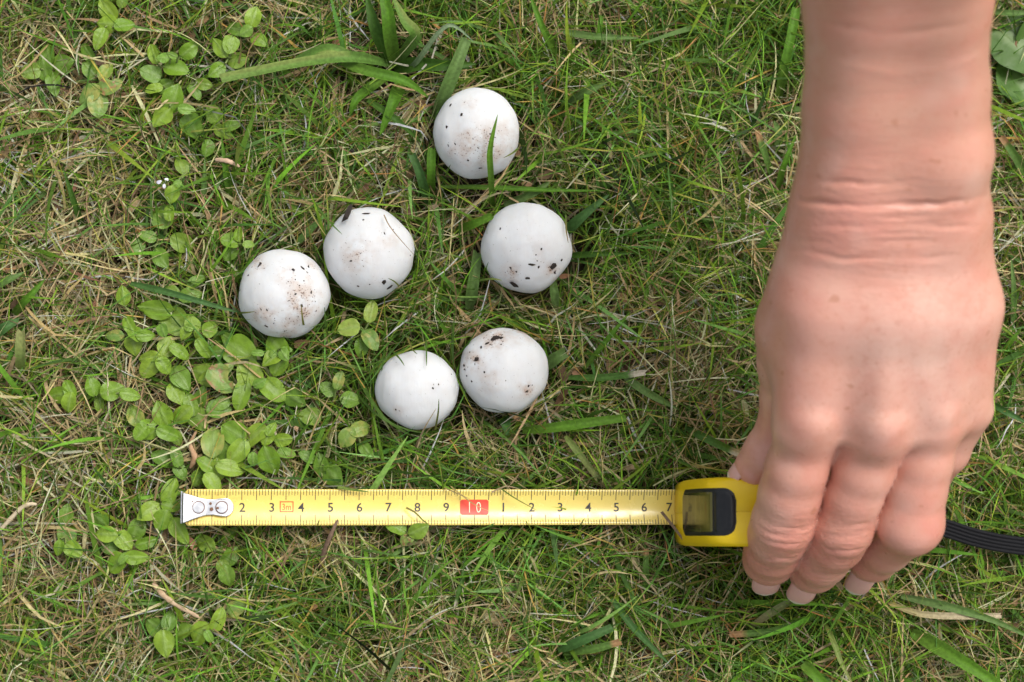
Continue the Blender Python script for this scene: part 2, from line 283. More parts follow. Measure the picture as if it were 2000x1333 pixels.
# ------------------------------------------------------------------ ground: one sheet out to the horizon, finely modelled near the camera
def ground():
    xs = np.concatenate([[-300, -40, -6, -1.5, -.8], np.linspace(-.6, .6, 121), [.8, 1.5, 6, 40, 300]])
    X, Y = np.meshgrid(xs, xs, indexing='ij')
    near = np.clip(1.2 - np.maximum(abs(X), abs(Y)), 0, 1)
    Z = -.0215 + near * ((value_noise(X, Y, .03, 1) - .5) * .007 + (value_noise(X, Y, .009, 2) - .5) * .005)
    n = len(xs); I = np.arange(n * n).reshape(n, n)
    Q = np.stack([I[:-1, :-1], I[1:, :-1], I[1:, 1:], I[:-1, 1:]], -1).reshape(-1, 4)
    o = link('ground', quad_mesh('ground', np.stack([X, Y, Z], -1).reshape(-1, 3), Q), M_SOIL)
    tag(o, 'dark soil under the lawn', 'ground', kind='structure')
ground()

# ------------------------------------------------------------------ grass: what keeps it clear (1 mm raster of the lawn)
RX, RY, RS = 32.0, 27.0, 0.1
NX, NY = int(2 * RX / RS), int(2 * RY / RS)
CAP = np.full((NX, NY), 9.0); DROP = np.zeros((NX, NY))
gx, gy = np.meshgrid((np.arange(NX) + .5) * RS - RX, (np.arange(NY) + .5) * RS - RY, indexing='ij')
def block(mask, cap, drop):
    CAP[mask] = np.minimum(CAP[mask], cap[mask] if hasattr(cap, 'shape') else cap); DROP[mask] = np.maximum(DROP[mask], drop)
mush_geo = []
for (px, py, w_, h_, *_r) in MUSH:
    zc = 0.15; c = at(px, py, zc); rx = w_ / 2 / ppcm(zc); ry = h_ / 2 / ppcm(zc)
    mush_geo.append((c, rx, ry))
    block(((gx - c.x) / (rx * .87)) ** 2 + ((gy - c.y) / (ry * .87)) ** 2 < 1, -1.4, .996)
for lab, leaves in WEEDS:
    for i, (px, py, L, k) in enumerate(leaves):
        z = leaf_z(k, i); c = at(px, py, z); r = L / 2 / 56 * 1.0
        block((gx - c.x) ** 2 + (gy - c.y) ** 2 < r * r, z - .05, {'d': .80, 'n': .86, 'y': .84, 'b': .92, 's': .93, 't': 1, 'Y': .95}[k])
def seg_block(pts, hw, drop, dz=-.06):
    for a, b in zip(pts[:-1], pts[1:]):
        ab = b - a; L2 = ab.x ** 2 + ab.y ** 2 + 1e-9
        t = np.clip(((gx - a.x) * ab.x + (gy - a.y) * ab.y) / L2, 0, 1)
        d = (gx - a.x - t * ab.x) ** 2 + (gy - a.y - t * ab.y) ** 2
        block(d < hw * hw, a.z + t * ab.z + dz, drop)
for pts, wd, *_r in TUFT: seg_block([at(p[0], p[1], p[2] + .25) for p in pts], wd / 95, .93, -.2)
for lab, pts, wd, *_r in BLADES: seg_block([at(*p) for p in pts], wd / 105, .88)
tt = np.clip((gx - TAPE_L.x) / (TAPE_R.x - TAPE_L.x), 0, 1)
block((gx > TAPE_L.x - .15) & (gx < TAPE_R.x + .6) & (abs(gy - (TAPE_L.y + tt * (TAPE_R.y - TAPE_L.y))) < .64), TAPE_ZL + tt * (TAPE_ZR - TAPE_ZL) - .12, .998)
CASE_F = at(1319, 1003, -.3)       # front foot of the case
block((gx > CASE_F.x - .05) & (gx < CASE_F.x + 6.7) & (abs(gy - CASE_F.y) < 1.2), -.6, 1.0)
block((gx > CASE_F.x + .8) & (gx < CASE_F.x + 7) & (abs(gy - CASE_F.y - .1) < 2.9), .1, .9)
STRAP = [(1690, 1000, 1.2), (1765, 1012, 1.0), (1840, 1030, .8), (1900, 1049, .75), (1960, 1062, .75), (2040, 1071, .6), (2160, 1074, .4), (2300, 1060, .1), (2420, 1020, -.2)]
seg_block([at(*p) for p in STRAP[:-2]], .42, .99)
dk = at(1985, 118, -.4)
block((gx - dk.x) ** 2 + (gy - dk.y) ** 2 < 1.25 ** 2, -.35, .88)

def strips(n, x, y, z0, L, W, th0, bend, az, curl, roll, segs, cb, cm_, ct, zcap=.35, taper=1.6, kink=None):
    """n grass ribbons -> verts (n,(segs+1)*2,3), colours"""
    t = np.linspace(0, 1, segs + 1)[None, :]
    th = th0[:, None] + bend[:, None] * t; ph = az[:, None] + curl[:, None] * t
    if kink is not None:
        ph = ph + np.where(t > kink[:, 0:1], kink[:, 1:2], 0); th = th + np.where(t > kink[:, 0:1], kink[:, 2:3], 0)
    D = np.stack([np.sin(th) * np.cos(ph), np.sin(th) * np.sin(ph), np.cos(th)], -1)
    step = (L / segs)[:, None, None] * D
    P = np.concatenate([np.zeros((n, 1, 3)), np.cumsum(step[:, :-1], 1)], 1) + np.stack([x, y, z0], -1)[:, None, :]
    P[..., 2] = np.where(P[..., 2] > zcap, zcap + .35 * (P[..., 2] - zcap), P[..., 2])
    P[..., 2] = np.where(P[..., 2] < -2.0, -2.0 + .2 * (P[..., 2] + 2.0), P[..., 2])
    S = np.stack([-np.sin(ph), np.cos(ph), np.zeros_like(ph)], -1)
    N = np.cross(D, S)
    S = S * np.cos(roll)[:, None, None] + N * np.sin(roll)[:, None, None]
    wprof = (1 - t ** taper) * .92 + .08
    wprof = wprof * np.minimum(1, .55 + t * 1.8)
    H = (W[:, None] * .5 * wprof)[..., None] * S
    V = np.stack([P - H, P + H], 2)
    t3 = t[..., None]
    C = np.where(t3 < .5, cb[:, None] * (1 - 2 * t3) + cm_[:, None] * 2 * t3, cm_[:, None] * (2 - 2 * t3) + ct[:, None] * (2 * t3 - 1))
    C = np.repeat(C[:, :, None], 2, 2)
    return P, V, C
def cull(P):
    i = np.clip(((P[..., 0] + RX) / RS).astype(int), 0, NX - 1); j = np.clip(((P[..., 1] + RY) / RS).astype(int), 0, NY - 1)
    ins = (abs(P[..., 0]) < RX) & (abs(P[..., 1]) < RY)
    # sample midpoints too
    over = ins & (P[..., 2] > CAP[i, j])
    pr = np.where(over, DROP[i, j], 0).max(1)
    return rng.rand(len(P)) >= pr
def build_strips(name, sets, label, cat):
    Vs, Cs, Qs = [], [], []; off = 0
    for V, C in sets:
        n, s1 = V.shape[:2]
        Vs.append(V.reshape(-1, 3)); Cs.append(C.reshape(-1, 3))
        b = off + (np.arange(n) * s1 * 2)[:, None] + (np.arange(s1 - 1) * 2)[None, :]
        Qs.append(np.stack([b, b + 1, b + 3, b + 2], -1).reshape(-1, 4)); off += n * s1 * 2
    me = quad_mesh(name, np.concatenate(Vs) * CM, np.concatenate(Qs)); cattr(me, 'Col', np.concatenate(Cs))
    o = link(name, me, M_GRASS); tag(o, label, cat, kind='stuff'); return o
def pick(pal, n, jit=.34):
    pal = np.array(pal); c = pal[rng.randint(0, len(pal), n)]
    return np.clip(c * 1.27 * (1 + jit * rng.randn(n, 1)) * (1 + .05 * rng.randn(n, 3)), .004, .64)
STRAW = [(.54, .42, .21), (.60, .49, .27), (.48, .35, .165), (.68, .59, .39), (.38, .27, .13), (.52, .38, .19), (.44, .35, .17), (.56, .43, .19), (.28, .19, .095), (.20, .13, .07)]
GREEN = [(.085, .19, .016), (.105, .225, .018), (.07, .16, .016), (.13, .24, .022), (.075, .185, .032), (.105, .22, .042), (.05, .12, .016), (.15, .24, .02), (.17, .26, .022), (.115, .245, .018)]
def straw_frac(x, y):
    f = .43 + .75 * (value_noise(x, y, 3.2, 11) - .5) + .45 * (value_noise(x, y, 1.1, 12) - .5)
    for px, py, r, a in [(110, 330, 3.6, .30), (250, 330, 2.5, .25), (80, 500, 3, .25), (120, 1000, 3.5, .2), (250, 1200, 4, .18), (1250, 640, 3, .1), (780, 1200, 3, .1), (1330, 200, 4, .08),
                        (400, 800, 4, -.25), (1700, 1250, 5, -.08), (1050, 900, 4, -.2), (1100, 300, 3, -.15), (900, 1100, 5, -.15), (760, 120, 3, -.2), (1960, 700, 3, -.15)]:
        c = at(px, py); f = f + a * np.exp(-((x - c.x) ** 2 + (y - c.y) ** 2) / (2 * r * r / 2))
    return np.clip(f, .05, .95)
def lawn(nd, ng, hx, hy, hole=None, wf=1.0):
    U = lambda n, a, b: rng.uniform(a, b, n)
    sd_, sg = [], []
    def roots(n, keep_straw):
        x = U(n, -hx, hx); y = U(n, -hy, hy)
        f = straw_frac(x, y); k = rng.rand(n) < (f if keep_straw else 1.12 - f)
        if hole: k &= ~((abs(x) < hole[0]) & (abs(y) < hole[1]))
        return x[k], y[k]
    # matted dead layer low down
    x, y = roots(nd, True); n = len(x)
    kk = np.stack([U(n, .3, .8), np.where(rng.rand(n) < .3, rng.randn(n) * .6, 0), np.where(rng.rand(n) < .3, rng.randn(n) * .25, 0)], -1)
    cb = pick(STRAW, n)
    P, V, C = strips(n, x, y, U(n, -1.8, -.1), U(n, .7, 2.9), np.exp(rng.normal(math.log(.056), .42, n)).clip(.022, .16) * wf, U(n, 1.25, 1.75), rng.randn(n) * .25, U(n, 0, 6.283), rng.randn(n) * .35, rng.randn(n) * .6, 4,
                     cb, pick(STRAW, n, .1) * .3 + cb * .7, cb * U(n, .7, 1.15)[:, None], zcap=.0, taper=3.0, kink=kk)
    k = cull(P); sd_.append((V[k], C[k]))
    # dead stalks rising through the canopy
    x, y = roots(nd // 2, True); n = len(x); cb = pick(STRAW, n) * 1.12
    kk = np.stack([U(n, .3, .8), np.where(rng.rand(n) < .4, rng.randn(n) * .5, 0), np.where(rng.rand(n) < .4, rng.randn(n) * .3, 0)], -1)
    P, V, C = strips(n, x, y, U(n, -1.1, -.25), U(n, 1.0, 3.2), np.exp(rng.normal(math.log(.052), .42, n)).clip(.02, .15) * wf, U(n, .9, 1.5), U(n, 0, .5), U(n, 0, 6.283), rng.randn(n) * .4, rng.randn(n) * .7, 5,
                     cb, cb, cb * U(n, .6, 1.2)[:, None], zcap=.12, taper=2.5, kink=kk)
    k = cull(P); sd_.append((V[k], C[k]))
    # flakes of dead leaf and crumbs of bark in the mat
    x, y = roots(nd // 30, True); n = len(x); cb = pick([(.36, .22, .12), (.24, .13, .07), (.45, .33, .2), (.12, .07, .04), (.40, .22, .11)], n)
    P, V, C = strips(n, x, y, U(n, -.9, -.25), U(n, .25, .9), U(n, .12, .32) * wf, U(n, 1.3, 1.8), rng.randn(n) * .5, U(n, 0, 6.283), rng.randn(n) * .6, rng.randn(n) * .4, 4, cb, cb * U(n, .8, 1.1)[:, None], cb * .8, zcap=-.1, taper=4)
    k = cull(P); sd_.append((V[k], C[k]))
    # fine green blades in tufts
    tx, ty = roots(ng // 6, False); nt_ = len(tx); per = 6
    x = np.repeat(tx, per) + rng.randn(nt_ * per) * .28; y = np.repeat(ty, per) + rng.randn(nt_ * per) * .28; n = len(x)
    taz = np.repeat(U(nt_, 0, 6.283), per)
    az = taz + rng.randn(n) * 1.0
    cm_ = pick(GREEN, n); cb = cm_ * .6 + np.array([.14, .15, .05]) * .4
    ct = np.where((rng.rand(n) < .16)[:, None], pick([(.40, .27, .10), (.45, .36, .2), (.35, .28, .05)], n), cm_ * U(n, .9, 1.3)[:, None])
    P, V, C = strips(n, x, y, U(n, -1.8, -.6), U(n, 1.3, 3.7), np.exp(rng.normal(math.log(.058), .45, n)).clip(.022, .2) * wf, U(n, .4, 1.35), U(n, .0, .8), az, rng.randn(n) * .3, rng.randn(n) * .7, 5, cb, cm_, ct, zcap=.1, taper=1.8)
    k = cull(P); sg.append((V[k], C[k]))
    # yellow and orange turning blades
    x, y = roots(ng // 14, False); n = len(x); cm_ = pick([(.30, .27, .05), (.40, .24, .06), (.26, .28, .06), (.36, .18, .06)], n)
    P, V, C = strips(n, x, y, U(n, -1.1, -.4), U(n, 1.0, 3.0), np.abs(rng.normal(.065, .02, n)) * wf, U(n, .6, 1.5), U(n, 0, .5), U(n, 0, 6.283), rng.randn(n) * .3, rng.randn(n) * .7, 4, cm_ * .6 + np.array([.1, .15, .03]) * .4, cm_, cm_ * 1.1, zcap=.15, taper=1.8)
    k = cull(P); sg.append((V[k], C[k]))
    # broader green blades
    x, y = roots(ng // 30, False); n = len(x); cm_ = pick(GREEN + [(.12, .23, .05), (.13, .24, .06)], n)
    P, V, C = strips(n, x, y, U(n, -1.2, -.6), U(n, 1.8, 4.6), np.abs(rng.normal(.16, .05, n)).clip(.09, .3) * wf, U(n, .6, 1.35), U(n, .0, .7), U(n, 0, 6.283), rng.randn(n) * .25, rng.randn(n) * .45, 6, cm_ * .7 + np.array([.12, .16, .04]) * .3, cm_, cm_ * U(n, .9, 1.3)[:, None], zcap=.12, taper=2.6)
    k = cull(P); sg.append((V[k], C[k]))
    return sd_, sg
A = lawn(72000, 84000, 26, 20)
B = lawn(22000, 30000, 60, 52, hole=(25.5, 19.5), wf=2.2)
# a few fine blades that lie over mushrooms and tape
def px_strip(pts, wpx, c0, c1):
    Pp = [at(*p) for p in pts]; n = 7; out = []
    L = len(Pp) - 1
    for q in range(n + 1):
        u = q / n * L; i = min(int(u), L - 1); f = u - i
        p0 = Pp[max(i - 1, 0)]; p1 = Pp[i]; p2 = Pp[i + 1]; p3 = Pp[min(i + 2, L)]
        out.append(.5 * ((2 * p1) + (p2 - p0) * f + (2 * p0 - 5 * p1 + 4 * p2 - p3) * f * f + (3 * p1 - p0 - 3 * p2 + p3) * f ** 3))
    V = np.zeros((1, n + 1, 2, 3)); C = np.zeros((1, n + 1, 2, 3))
    for q in range(n + 1):
        d = (out[min(q + 1, n)] - out[max(q - 1, 0)]); s = Vector((-d.y, d.x, 0)).normalized() * (wpx / 112) * (1 - (q / n) ** 2 * .85)
        V[0, q, 0] = out[q] - s; V[0, q, 1] = out[q] + s
        C[0, q] = np.array(c0) * (1 - q / n) + np.array(c1) * (q / n)
    return V, C
G1, G2, T1 = (.07, .14, .02), (.10, .19, .03), (.40, .29, .16)
EXTRA = [([(600, 660, -.6), (592, 630, 1.0), (588, 596, 1.65)], 5, G2, (.30, .25, .06)), ([(462, 612, -.2), (480, 611, .9), (498, 609, 1.25)], 4, G1, (.25, .22, .06)),
 ([(612, 395, .0), (640, 430, .9), (668, 458, 1.5)], 5, G2, G2), ([(750, 420, 1.2), (765, 448, 1.7), (810, 500, .9)], 2.5, T1, (.30, .2, .1)),
 ([(832, 640, -.4), (833, 690, .9), (833, 715, 1.4)], 4, G1, G2), ([(760, 680, .0), (780, 700, 1.1), (790, 715, 1.35)], 4, G1, G2),
 ([(796, 660, .2), (805, 682, 1.1), (815, 692, 1.3)], 4, (.25, .2, .06), G1), ([(850, 840, .3), (856, 805, 1.3), (857, 780, 1.6)], 4, (.2, .2, .05), G1),
 ([(808, 880, -.4), (830, 835, .8), (852, 798, 1.4)], 3.5, T1, (.5, .4, .25)), ([(698, 735, -.5), (730, 790, .5), (760, 825, .9), (820, 860, -.2)], 8, G2, G1),
 ([(690, 760, -.6), (735, 810, .4), (790, 838, .5), (850, 850, .0)], 5, G1, G2), ([(1012, 290, .8), (1000, 300, 1.3), (983, 309, 1.6)], 4, G2, (.2, .2, .05)),
 ([(870, 345, .2), (876, 330, 1.0), (880, 322, 1.2)], 3, G2, G1), ([(1105, 420, .6), (1106, 450, 1.1), (1110, 475, 1.0)], 4, G1, (.4, .26, .12)), ([(935, 548, .3), (960, 545, .9), (980, 548, 1.1)], 5, G2, (.3, .35, .08)),
 ([(955, 535, .1), (950, 525, .8), (954, 512, 1.1)], 3, G2, G2), ([(640, 660, -.4), (636, 630, .5), (634, 600, .8)], 5, G2, G1), ([(493, 535, .1), (480, 550, .6), (467, 570, .5)], 4, G1, G1), ([(780, 560, .5), (770, 550, 1.0), (758, 544, 1.3)], 3.5, (.2, .2, .05), G1),
 ([(972, 950, .2), (1005, 973, .45), (1050, 998, .3)], 3, (.10, .18, .03), (.16, .22, .04)), ([(868, 953, .4), (892, 964, .5), (918, 975, .5)], 3, (.30, .24, .08), (.4, .3, .15)), ([(793, 992, .5), (812, 1002, .6), (830, 1020, .4), (860, 1035, -.2)], 4, (.30, .26, .08), G2),
 ([(1292, 1000, .3), (1320, 1035, 1.0), (1345, 1065, .8), (1392, 1090, .1)], 6, (.20, .13, .09), (.48, .35, .22)), ([(880, 950, .3), (925, 985, .4), (960, 1000, .3)], 2.5, (.40, .30, .1), (.5, .42, .2)),
 ([(1130, 1035, -.2), (1136, 1022, .2), (1142, 1012, .2)], 3, G1, (.2, .2, .05)), ([(618, 1036, .1), (621, 1024, .65), (625, 1014, .65)], 3, G1, (.2, .2, .05)), ([(660, 952, .6), (690, 957, .7), (720, 961, .65)], 6, (.22, .30, .06), G2),
 ([(960, 962, .3), (990, 950, .4), (1020, 958, .3)], 3, (.45, .33, .2), T1), ([(1140, 1010, .1), (1128, 960, .1), (1108, 910, .0)], 3, T1, T1),
]
for pts, wd, c0, c1 in EXTRA[:-1]: A[1].append(px_strip(pts, wd, c0, c1))
build_strips('grass', A[1] + B[1], 'fine green lawn grass growing all around', 'grass')
build_strips('dry_thatch', A[0] + B[0], 'matted dry straw-coloured dead grass in the lawn', 'dead grass')

# ------------------------------------------------------------------ wide grass blades, each modelled with a folded midrib
def blade_mesh(name, pts, wpx, ck, tip):
    P = [at(*p) for p in pts]; n = 12; L = len(P) - 1; V, F, C = [], [], []
    cb, cm_, ct = BCOL[ck]; wob = random.uniform(-1, 1)
    cl = []
    for q in range(n + 1):
        u = q / n * L; i = min(int(u), L - 1); f = u - i
        p0 = P[max(i - 1, 0)]; p1 = P[i]; p2 = P[i + 1]; p3 = P[min(i + 2, L)]
        cl.append(.5 * ((2 * p1) + (p2 - p0) * f + (2 * p0 - 5 * p1 + 4 * p2 - p3) * f * f + (3 * p1 - p0 - 3 * p2 + p3) * f ** 3))
    for q in range(n + 1):
        t = q / n; d = (cl[min(q + 1, n)] - cl[max(q - 1, 0)]).normalized(); s = d.cross(Vector((0, 0, 1)))
        s = s.normalized() if s.length > .05 else Vector((1, 0, 0)); nn = s.cross(d).normalized()
        s = (s * math.cos(.35 * wob) + nn * math.sin(.35 * wob)); nn = s.cross(d).normalized()
        hw = wpx / 100 * (min(1, .6 + t * 1.6)) * ((1 - t ** 3.2) * .95 + .05 if tip == 'p' else 1 - .18 * t ** 4)
        hw *= 1 + .06 * math.sin(9 * t + wob * 5)
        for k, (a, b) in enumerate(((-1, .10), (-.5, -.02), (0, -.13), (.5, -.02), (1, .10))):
            e = d * (random.uniform(-.06, .06) if (q == n and tip == 'c') else 0)
            V.append(tuple((cl[q] + s * (a * hw) + nn * (b * hw * 2.0) + e) * CM))
            m1 = np.array(cb) * (1 - 2 * t) + np.array(cm_) * 2 * t if t < .5 else np.array(cm_) * (2 - 2 * t) + np.array(ct) * (2 * t - 1)
            if ck in ('tipw', 'tipb'): m1 = np.array(cm_) if t < .82 else np.array(ct)
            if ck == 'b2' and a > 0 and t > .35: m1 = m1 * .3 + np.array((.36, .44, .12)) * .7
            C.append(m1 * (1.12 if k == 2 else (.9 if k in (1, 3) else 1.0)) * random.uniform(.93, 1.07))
    for q in range(n):
        for k in range(4): F.append((q * 5 + k, q * 5 + k + 1, q * 5 + k + 6, q * 5 + k + 5))
    me = mesh(name, V, F); cattr(me, 'Col', np.array(C)); return me
tf = empty('grass_tuft', at(768, 128, -1.3) * CM)
tag(tf, 'coarse tuft of wide green blades at the top middle', 'grass tuft', None, 'thing')
for b in TUFT:
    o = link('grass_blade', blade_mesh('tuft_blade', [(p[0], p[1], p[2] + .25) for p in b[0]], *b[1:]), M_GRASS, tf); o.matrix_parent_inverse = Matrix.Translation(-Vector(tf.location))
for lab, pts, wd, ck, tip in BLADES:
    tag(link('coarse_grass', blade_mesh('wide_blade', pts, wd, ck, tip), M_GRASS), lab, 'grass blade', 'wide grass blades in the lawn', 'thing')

# ------------------------------------------------------------------ leafy weeds
def leaf_mat(name, c1, c2, brown=0.0, yellow=0.0):
    g = NT(name); o = g.obj(); r = g.n('ShaderNodeObjectInfo').outputs['Random']
    ov = g.n('ShaderNodeVectorMath', {0: o, 1: (1, 1, 1)}, operation='ADD'); off = g.n('ShaderNodeCombineXYZ', {0: g.math('MULTIPLY', r, 37.0), 1: g.math('MULTIPLY', r, 11.0)}).outputs[0]
    ov.inputs[1].default_value = (0, 0, 0); g.t.links.new(off, ov.inputs[1]); ov = ov.outputs[0]
    c = g.mix(r, c1, c2); c = g.mix(g.math('MULTIPLY', g.ramp(g.math('FRACT', g.math('MULTIPLY', r, 7.31)), .55, 1.0), .45), c, (.27, .36, .035)); c = g.mix(g.ramp(g.noise(ov, 3.5, 4), .4, .7), c, g.mix(.28, c, (.02, .05, .005)))
    vein = g.attr('vein'); c = g.mix(g.math('MULTIPLY', vein, .35), c, (.28, .38, .13))
    if yellow: c = g.mix(g.math('MULTIPLY', g.ramp(g.noise(ov, 2.2, 2), .48, .62), yellow), c, (.40, .36, .09))
    if brown: c = g.mix(g.math('MULTIPLY', g.ramp(g.noise(ov, 4.0, 5), .54, .6), brown), c, (.30, .17, .07))
    h = g.math('ADD', g.math('MULTIPLY', vein, -.6), g.math('MULTIPLY', g.noise(ov, 9, 3), .6))
    p = principled(g, Base_Color=c, Roughness=.42, Specular_IOR_Level=.4, Normal=g.bump(h, .55, .0006))
    t = g.n('ShaderNodeBsdfTranslucent', {'Color': c}).outputs[0]
    return g.done(g.n('ShaderNodeMixShader', {0: .25, 1: p, 2: t}).outputs[0])
LM = {'n': leaf_mat('weed_leaf', (.15, .28, .013), (.25, .385, .028)), 'd': leaf_mat('weed_leaf_bluish', (.12, .24, .018), (.17, .30, .032)),
      'y': leaf_mat('weed_leaf_yellowing', (.16, .28, .045), (.22, .33, .07), yellow=.7), 'b': leaf_mat('weed_leaf_eaten', (.17, .28, .05), (.20, .30, .06), brown=.95, yellow=.5),
      's': leaf_mat('weed_leaf_young', (.17, .32, .035), (.21, .36, .05)), 't': leaf_mat('weed_leaf_seedling', (.13, .26, .015), (.15, .29, .02)), 'Y': leaf_mat('weed_leaf_lime', (.28, .40, .05), (.32, .43, .07), brown=.15)}
M_STEM = (lambda g: g.done(principled(g, Base_Color=g.mix(g.noise(g.obj(), 300), (.13, .22, .05), (.24, .25, .09)), Roughness=.5)))(NT('weed_stem'))
def leaf_mesh(seed, asp, notch=False):
    r = random.Random(seed); nu, nv = 9, 6; V, F, ve = [], [], []
    curl = r.uniform(-.2, .28); droop = r.uniform(.05, .34); fold = r.uniform(.05, .3)
    for i in range(nu + 1):
        t = i / nu; x = t - .5
        hw = .5 * asp * (math.sin(math.pi * min(1, t ** .80 * .985 + .012)) ** (.55 + .3 * max(0, t - .5) + .12 * math.sin(seed)))
        for j in range(nv + 1):
            v = j / nv * 2 - 1; y = v * hw * (1 + .04 * math.sin(7 * t + seed + 3 * v))
            z = fold * abs(v) * hw + curl * math.sin(5 * t + seed) * abs(v) * hw - droop * x * x + .02 * math.sin(11 * t + 5 * v + seed)
            if notch and t > .55 and v > .2: y *= .55 + .2 * math.sin(17 * t)
            V.append((x, y, z)); ve.append(max(0, 1 - abs(v) * 3.2) + (.5 if (i % 2 == 0 and abs(v) < .8) else 0) * .35)
    for i in range(nu):
        for j in range(nv):
            a = i * (nv + 1) + j; F.append((a, a + 1, a + nv + 2, a + nv + 1))
    me = mesh('leaf_shape', V, F); fattr(me, 'vein', ve); return me
LEAF = [leaf_mesh(s, a) for s, a in ((1, .66), (2, .76), (3, .60), (4, .84), (5, .56), (6, .70))]
EATEN = [leaf_mesh(11, .8, True), leaf_mesh(12, .86, True)]
def tube(V, F, a, b, r0, r1, n=5):
    d = (b - a)
    if d.length < 1e-6: return
    d.normalize(); s = d.orthogonal().normalized(); u = d.cross(s); o = len(V)
    for p, r in ((a, r0), (b, r1)):
        for k in range(n):
            an = 2 * math.pi * k / n; V.append(tuple(p + (s * math.cos(an) + u * math.sin(an)) * r))
    for k in range(n): F.append((o + k, o + (k + 1) % n, o + n + (k + 1) % n, o + n + k))
lcache = {}
def leaf_data(k, i):
    src = EATEN[i % 2] if k == 'b' else LEAF[i % 6]
    key = (k, src.name)
    if key not in lcache:
        me = src.copy(); me.materials.append(LM[k]); lcache[key] = me
    return lcache[key]
cnt = 0
for lab, leaves in WEEDS:
    pos = [at(px, py, leaf_z(k, i)) for i, (px, py, L, k) in enumerate(leaves)]
    cen = sum(pos, Vector()) / len(pos); base = Vector((cen.x, cen.y, -1.6))
    e = empty('leafy_weed', base * CM); tag(e, lab, 'weed', 'leafy weeds in the lawn')
    SV, SF = [], []
    for i, (px, py, L, k) in enumerate(leaves):
        p = pos[i]; near = sorted(pos, key=lambda q: (q - p).length)[1:4]
        hub = sum(near, Vector()) / max(1, len(near)); d = p - hub
        ang = math.atan2(d.y, d.x) + random.uniform(-.4, .4); Ls = L / ppcm(p.z) * CM * 1.1
        tilt = random.uniform(-.2, .5) if k != 'd' else random.uniform(-.4, .45)
        o = link('leaf', leaf_data(k, cnt), None, e); o.location = (p - base) * CM
        o.rotation_euler = (random.uniform(-.42, .42), tilt * .8, ang); o.scale = (Ls, Ls * random.uniform(.92, 1.1), Ls)
        cnt += 1
        b0 = (p - base) * CM - Vector((math.cos(ang), math.sin(ang), 0)) * Ls * .5 + Vector((0, 0, -.0002))
        hb = Vector(((hub.x - base.x) * CM * .8, (hub.y - base.y) * CM * .8, min(p.z, hub.z) * CM - .0035 - base.z * CM))
        tube(SV, SF, b0, hb, .00035, .0005)
        tube(SV, SF, hb, Vector((hb.x * .6, hb.y * .6, .001)), .0005, .0006)
    link('stem', mesh('weed_stem', SV, SF), M_STEM, e)
    if 'straw patches' in lab or 'faint weed' in lab:
        pass
# tiny pale flower beside the faint weed
fl = empty('small_flower', at(316, 358, .1) * CM); tag(fl, 'tiny pale lilac flower in the left grass', 'flower')
M_PET = (lambda g: g.done(principled(g, Base_Color=g.mix(g.noise(g.obj(), 2000), (.62, .60, .72), (.75, .74, .80)), Roughness=.6)))(NT('petal'))
for a, l, ox, oy in ((.4, 12, -5, 2), (1.7, 11, 5, -6), (3.0, 9, 10, 6)):
    o = link('petal', LEAF[2].copy(), None, fl); o.data.materials.append(M_PET); s = l / 56 * CM
    o.scale = (s, s, s); o.rotation_euler = (.3, -.3, a); o.location = (ox / 56 * CM, oy / 56 * CM, .0005 * a)
# broad-leaved weed at the right edge
M_DOCK = leaf_mat('broad_leaf', (.07, .15, .02), (.09, .19, .03))
dkr = empty('broad_leaf_weed', Vector((dk.x + .8, dk.y, -1.5)) * CM); tag(dkr, 'broad-leaved dark green weed at the right edge beside the forearm', 'weed')
for px, py, z, ang, L, wd in ((1985, 85, -.30, 2.6, 2.6, 1.15), (1992, 158, -.42, 2.2, 2.3, 1.1), (2035, 60, -.5, 1.0, 2.4, 1.0)):
    o = link('leaf', leaf_mesh(int(px), .8), M_DOCK, dkr); p = at(px, py, z); o.location = p * CM - Vector(dkr.location)
    o.scale = (L * CM, L * CM * wd, L * CM); o.rotation_euler = (.15, .1, ang)
V, F = [], []; tube(V, F, Vector((0, 0, 0)), Vector((-.004, .002, .010)), .001, .0008)
link('stem', mesh('weed_stem', V, F), M_STEM, dkr)

# ------------------------------------------------------------------ mushrooms
def mush_mat():
    g = NT('mushroom_skin'); o = g.obj()
    d = g.attr('dirt'); sm = g.noise(o, 220, 4, .6); fine = g.noise(o, 1500, 3, .65); fib = g.noise(g.n('ShaderNodeMapping', {'Vector': o, 'Scale': (1, .18, 1)}).outputs[0], 1100, 3)
    c = g.mix(g.ramp(g.noise(o, 60, 3), .35, .7), (.60, .607, .607), (.565, .576, .58))
    c = g.mix(g.math('MULTIPLY', g.ramp(fib, .55, .75), .10), c, (.55, .55, .53))
    wash = g.math('MULTIPLY', d, g.ramp(sm, .38, .68), clamp=True)
    c = g.mix(g.math('MULTIPLY', wash, .78), c, (.40, .25, .15))
    spk = g.math('MULTIPLY', g.ramp(g.math('ADD', fine, g.math('MULTIPLY', g.math('MULTIPLY', d, g.ramp(sm, .3, .65)), .17)), .70, .735), .85, clamp=True)
    c = g.mix(spk, c, (.10, .05, .03))
    spk2 = g.ramp(g.math('ADD', g.noise(o, 850, 2, .5), g.math('MULTIPLY', d, .085)), .765, .79)
    c = g.mix(g.math('MULTIPLY', spk2, .9), c, (.03, .02, .015))
    p = principled(g, Base_Color=c, Roughness=.55, Specular_IOR_Level=.3, Subsurface_Weight=.5, Subsurface_Scale=.006, Subsurface_Radius=(1.0, .8, .6), Normal=g.bump(g.math('ADD', fib, g.math('MULTIPLY', g.noise(o, 90, 2), 2.0)), .12, .0006))
    return g.done(p)
M_MUSH = mush_mat()
M_CRUMB = (lambda g: g.done(principled(g, Base_Color=g.mix(g.noise(g.obj(), 900, 3), (.008, .006, .005), (.035, .022, .015)), Roughness=.85)))(NT('soil_crumb'))
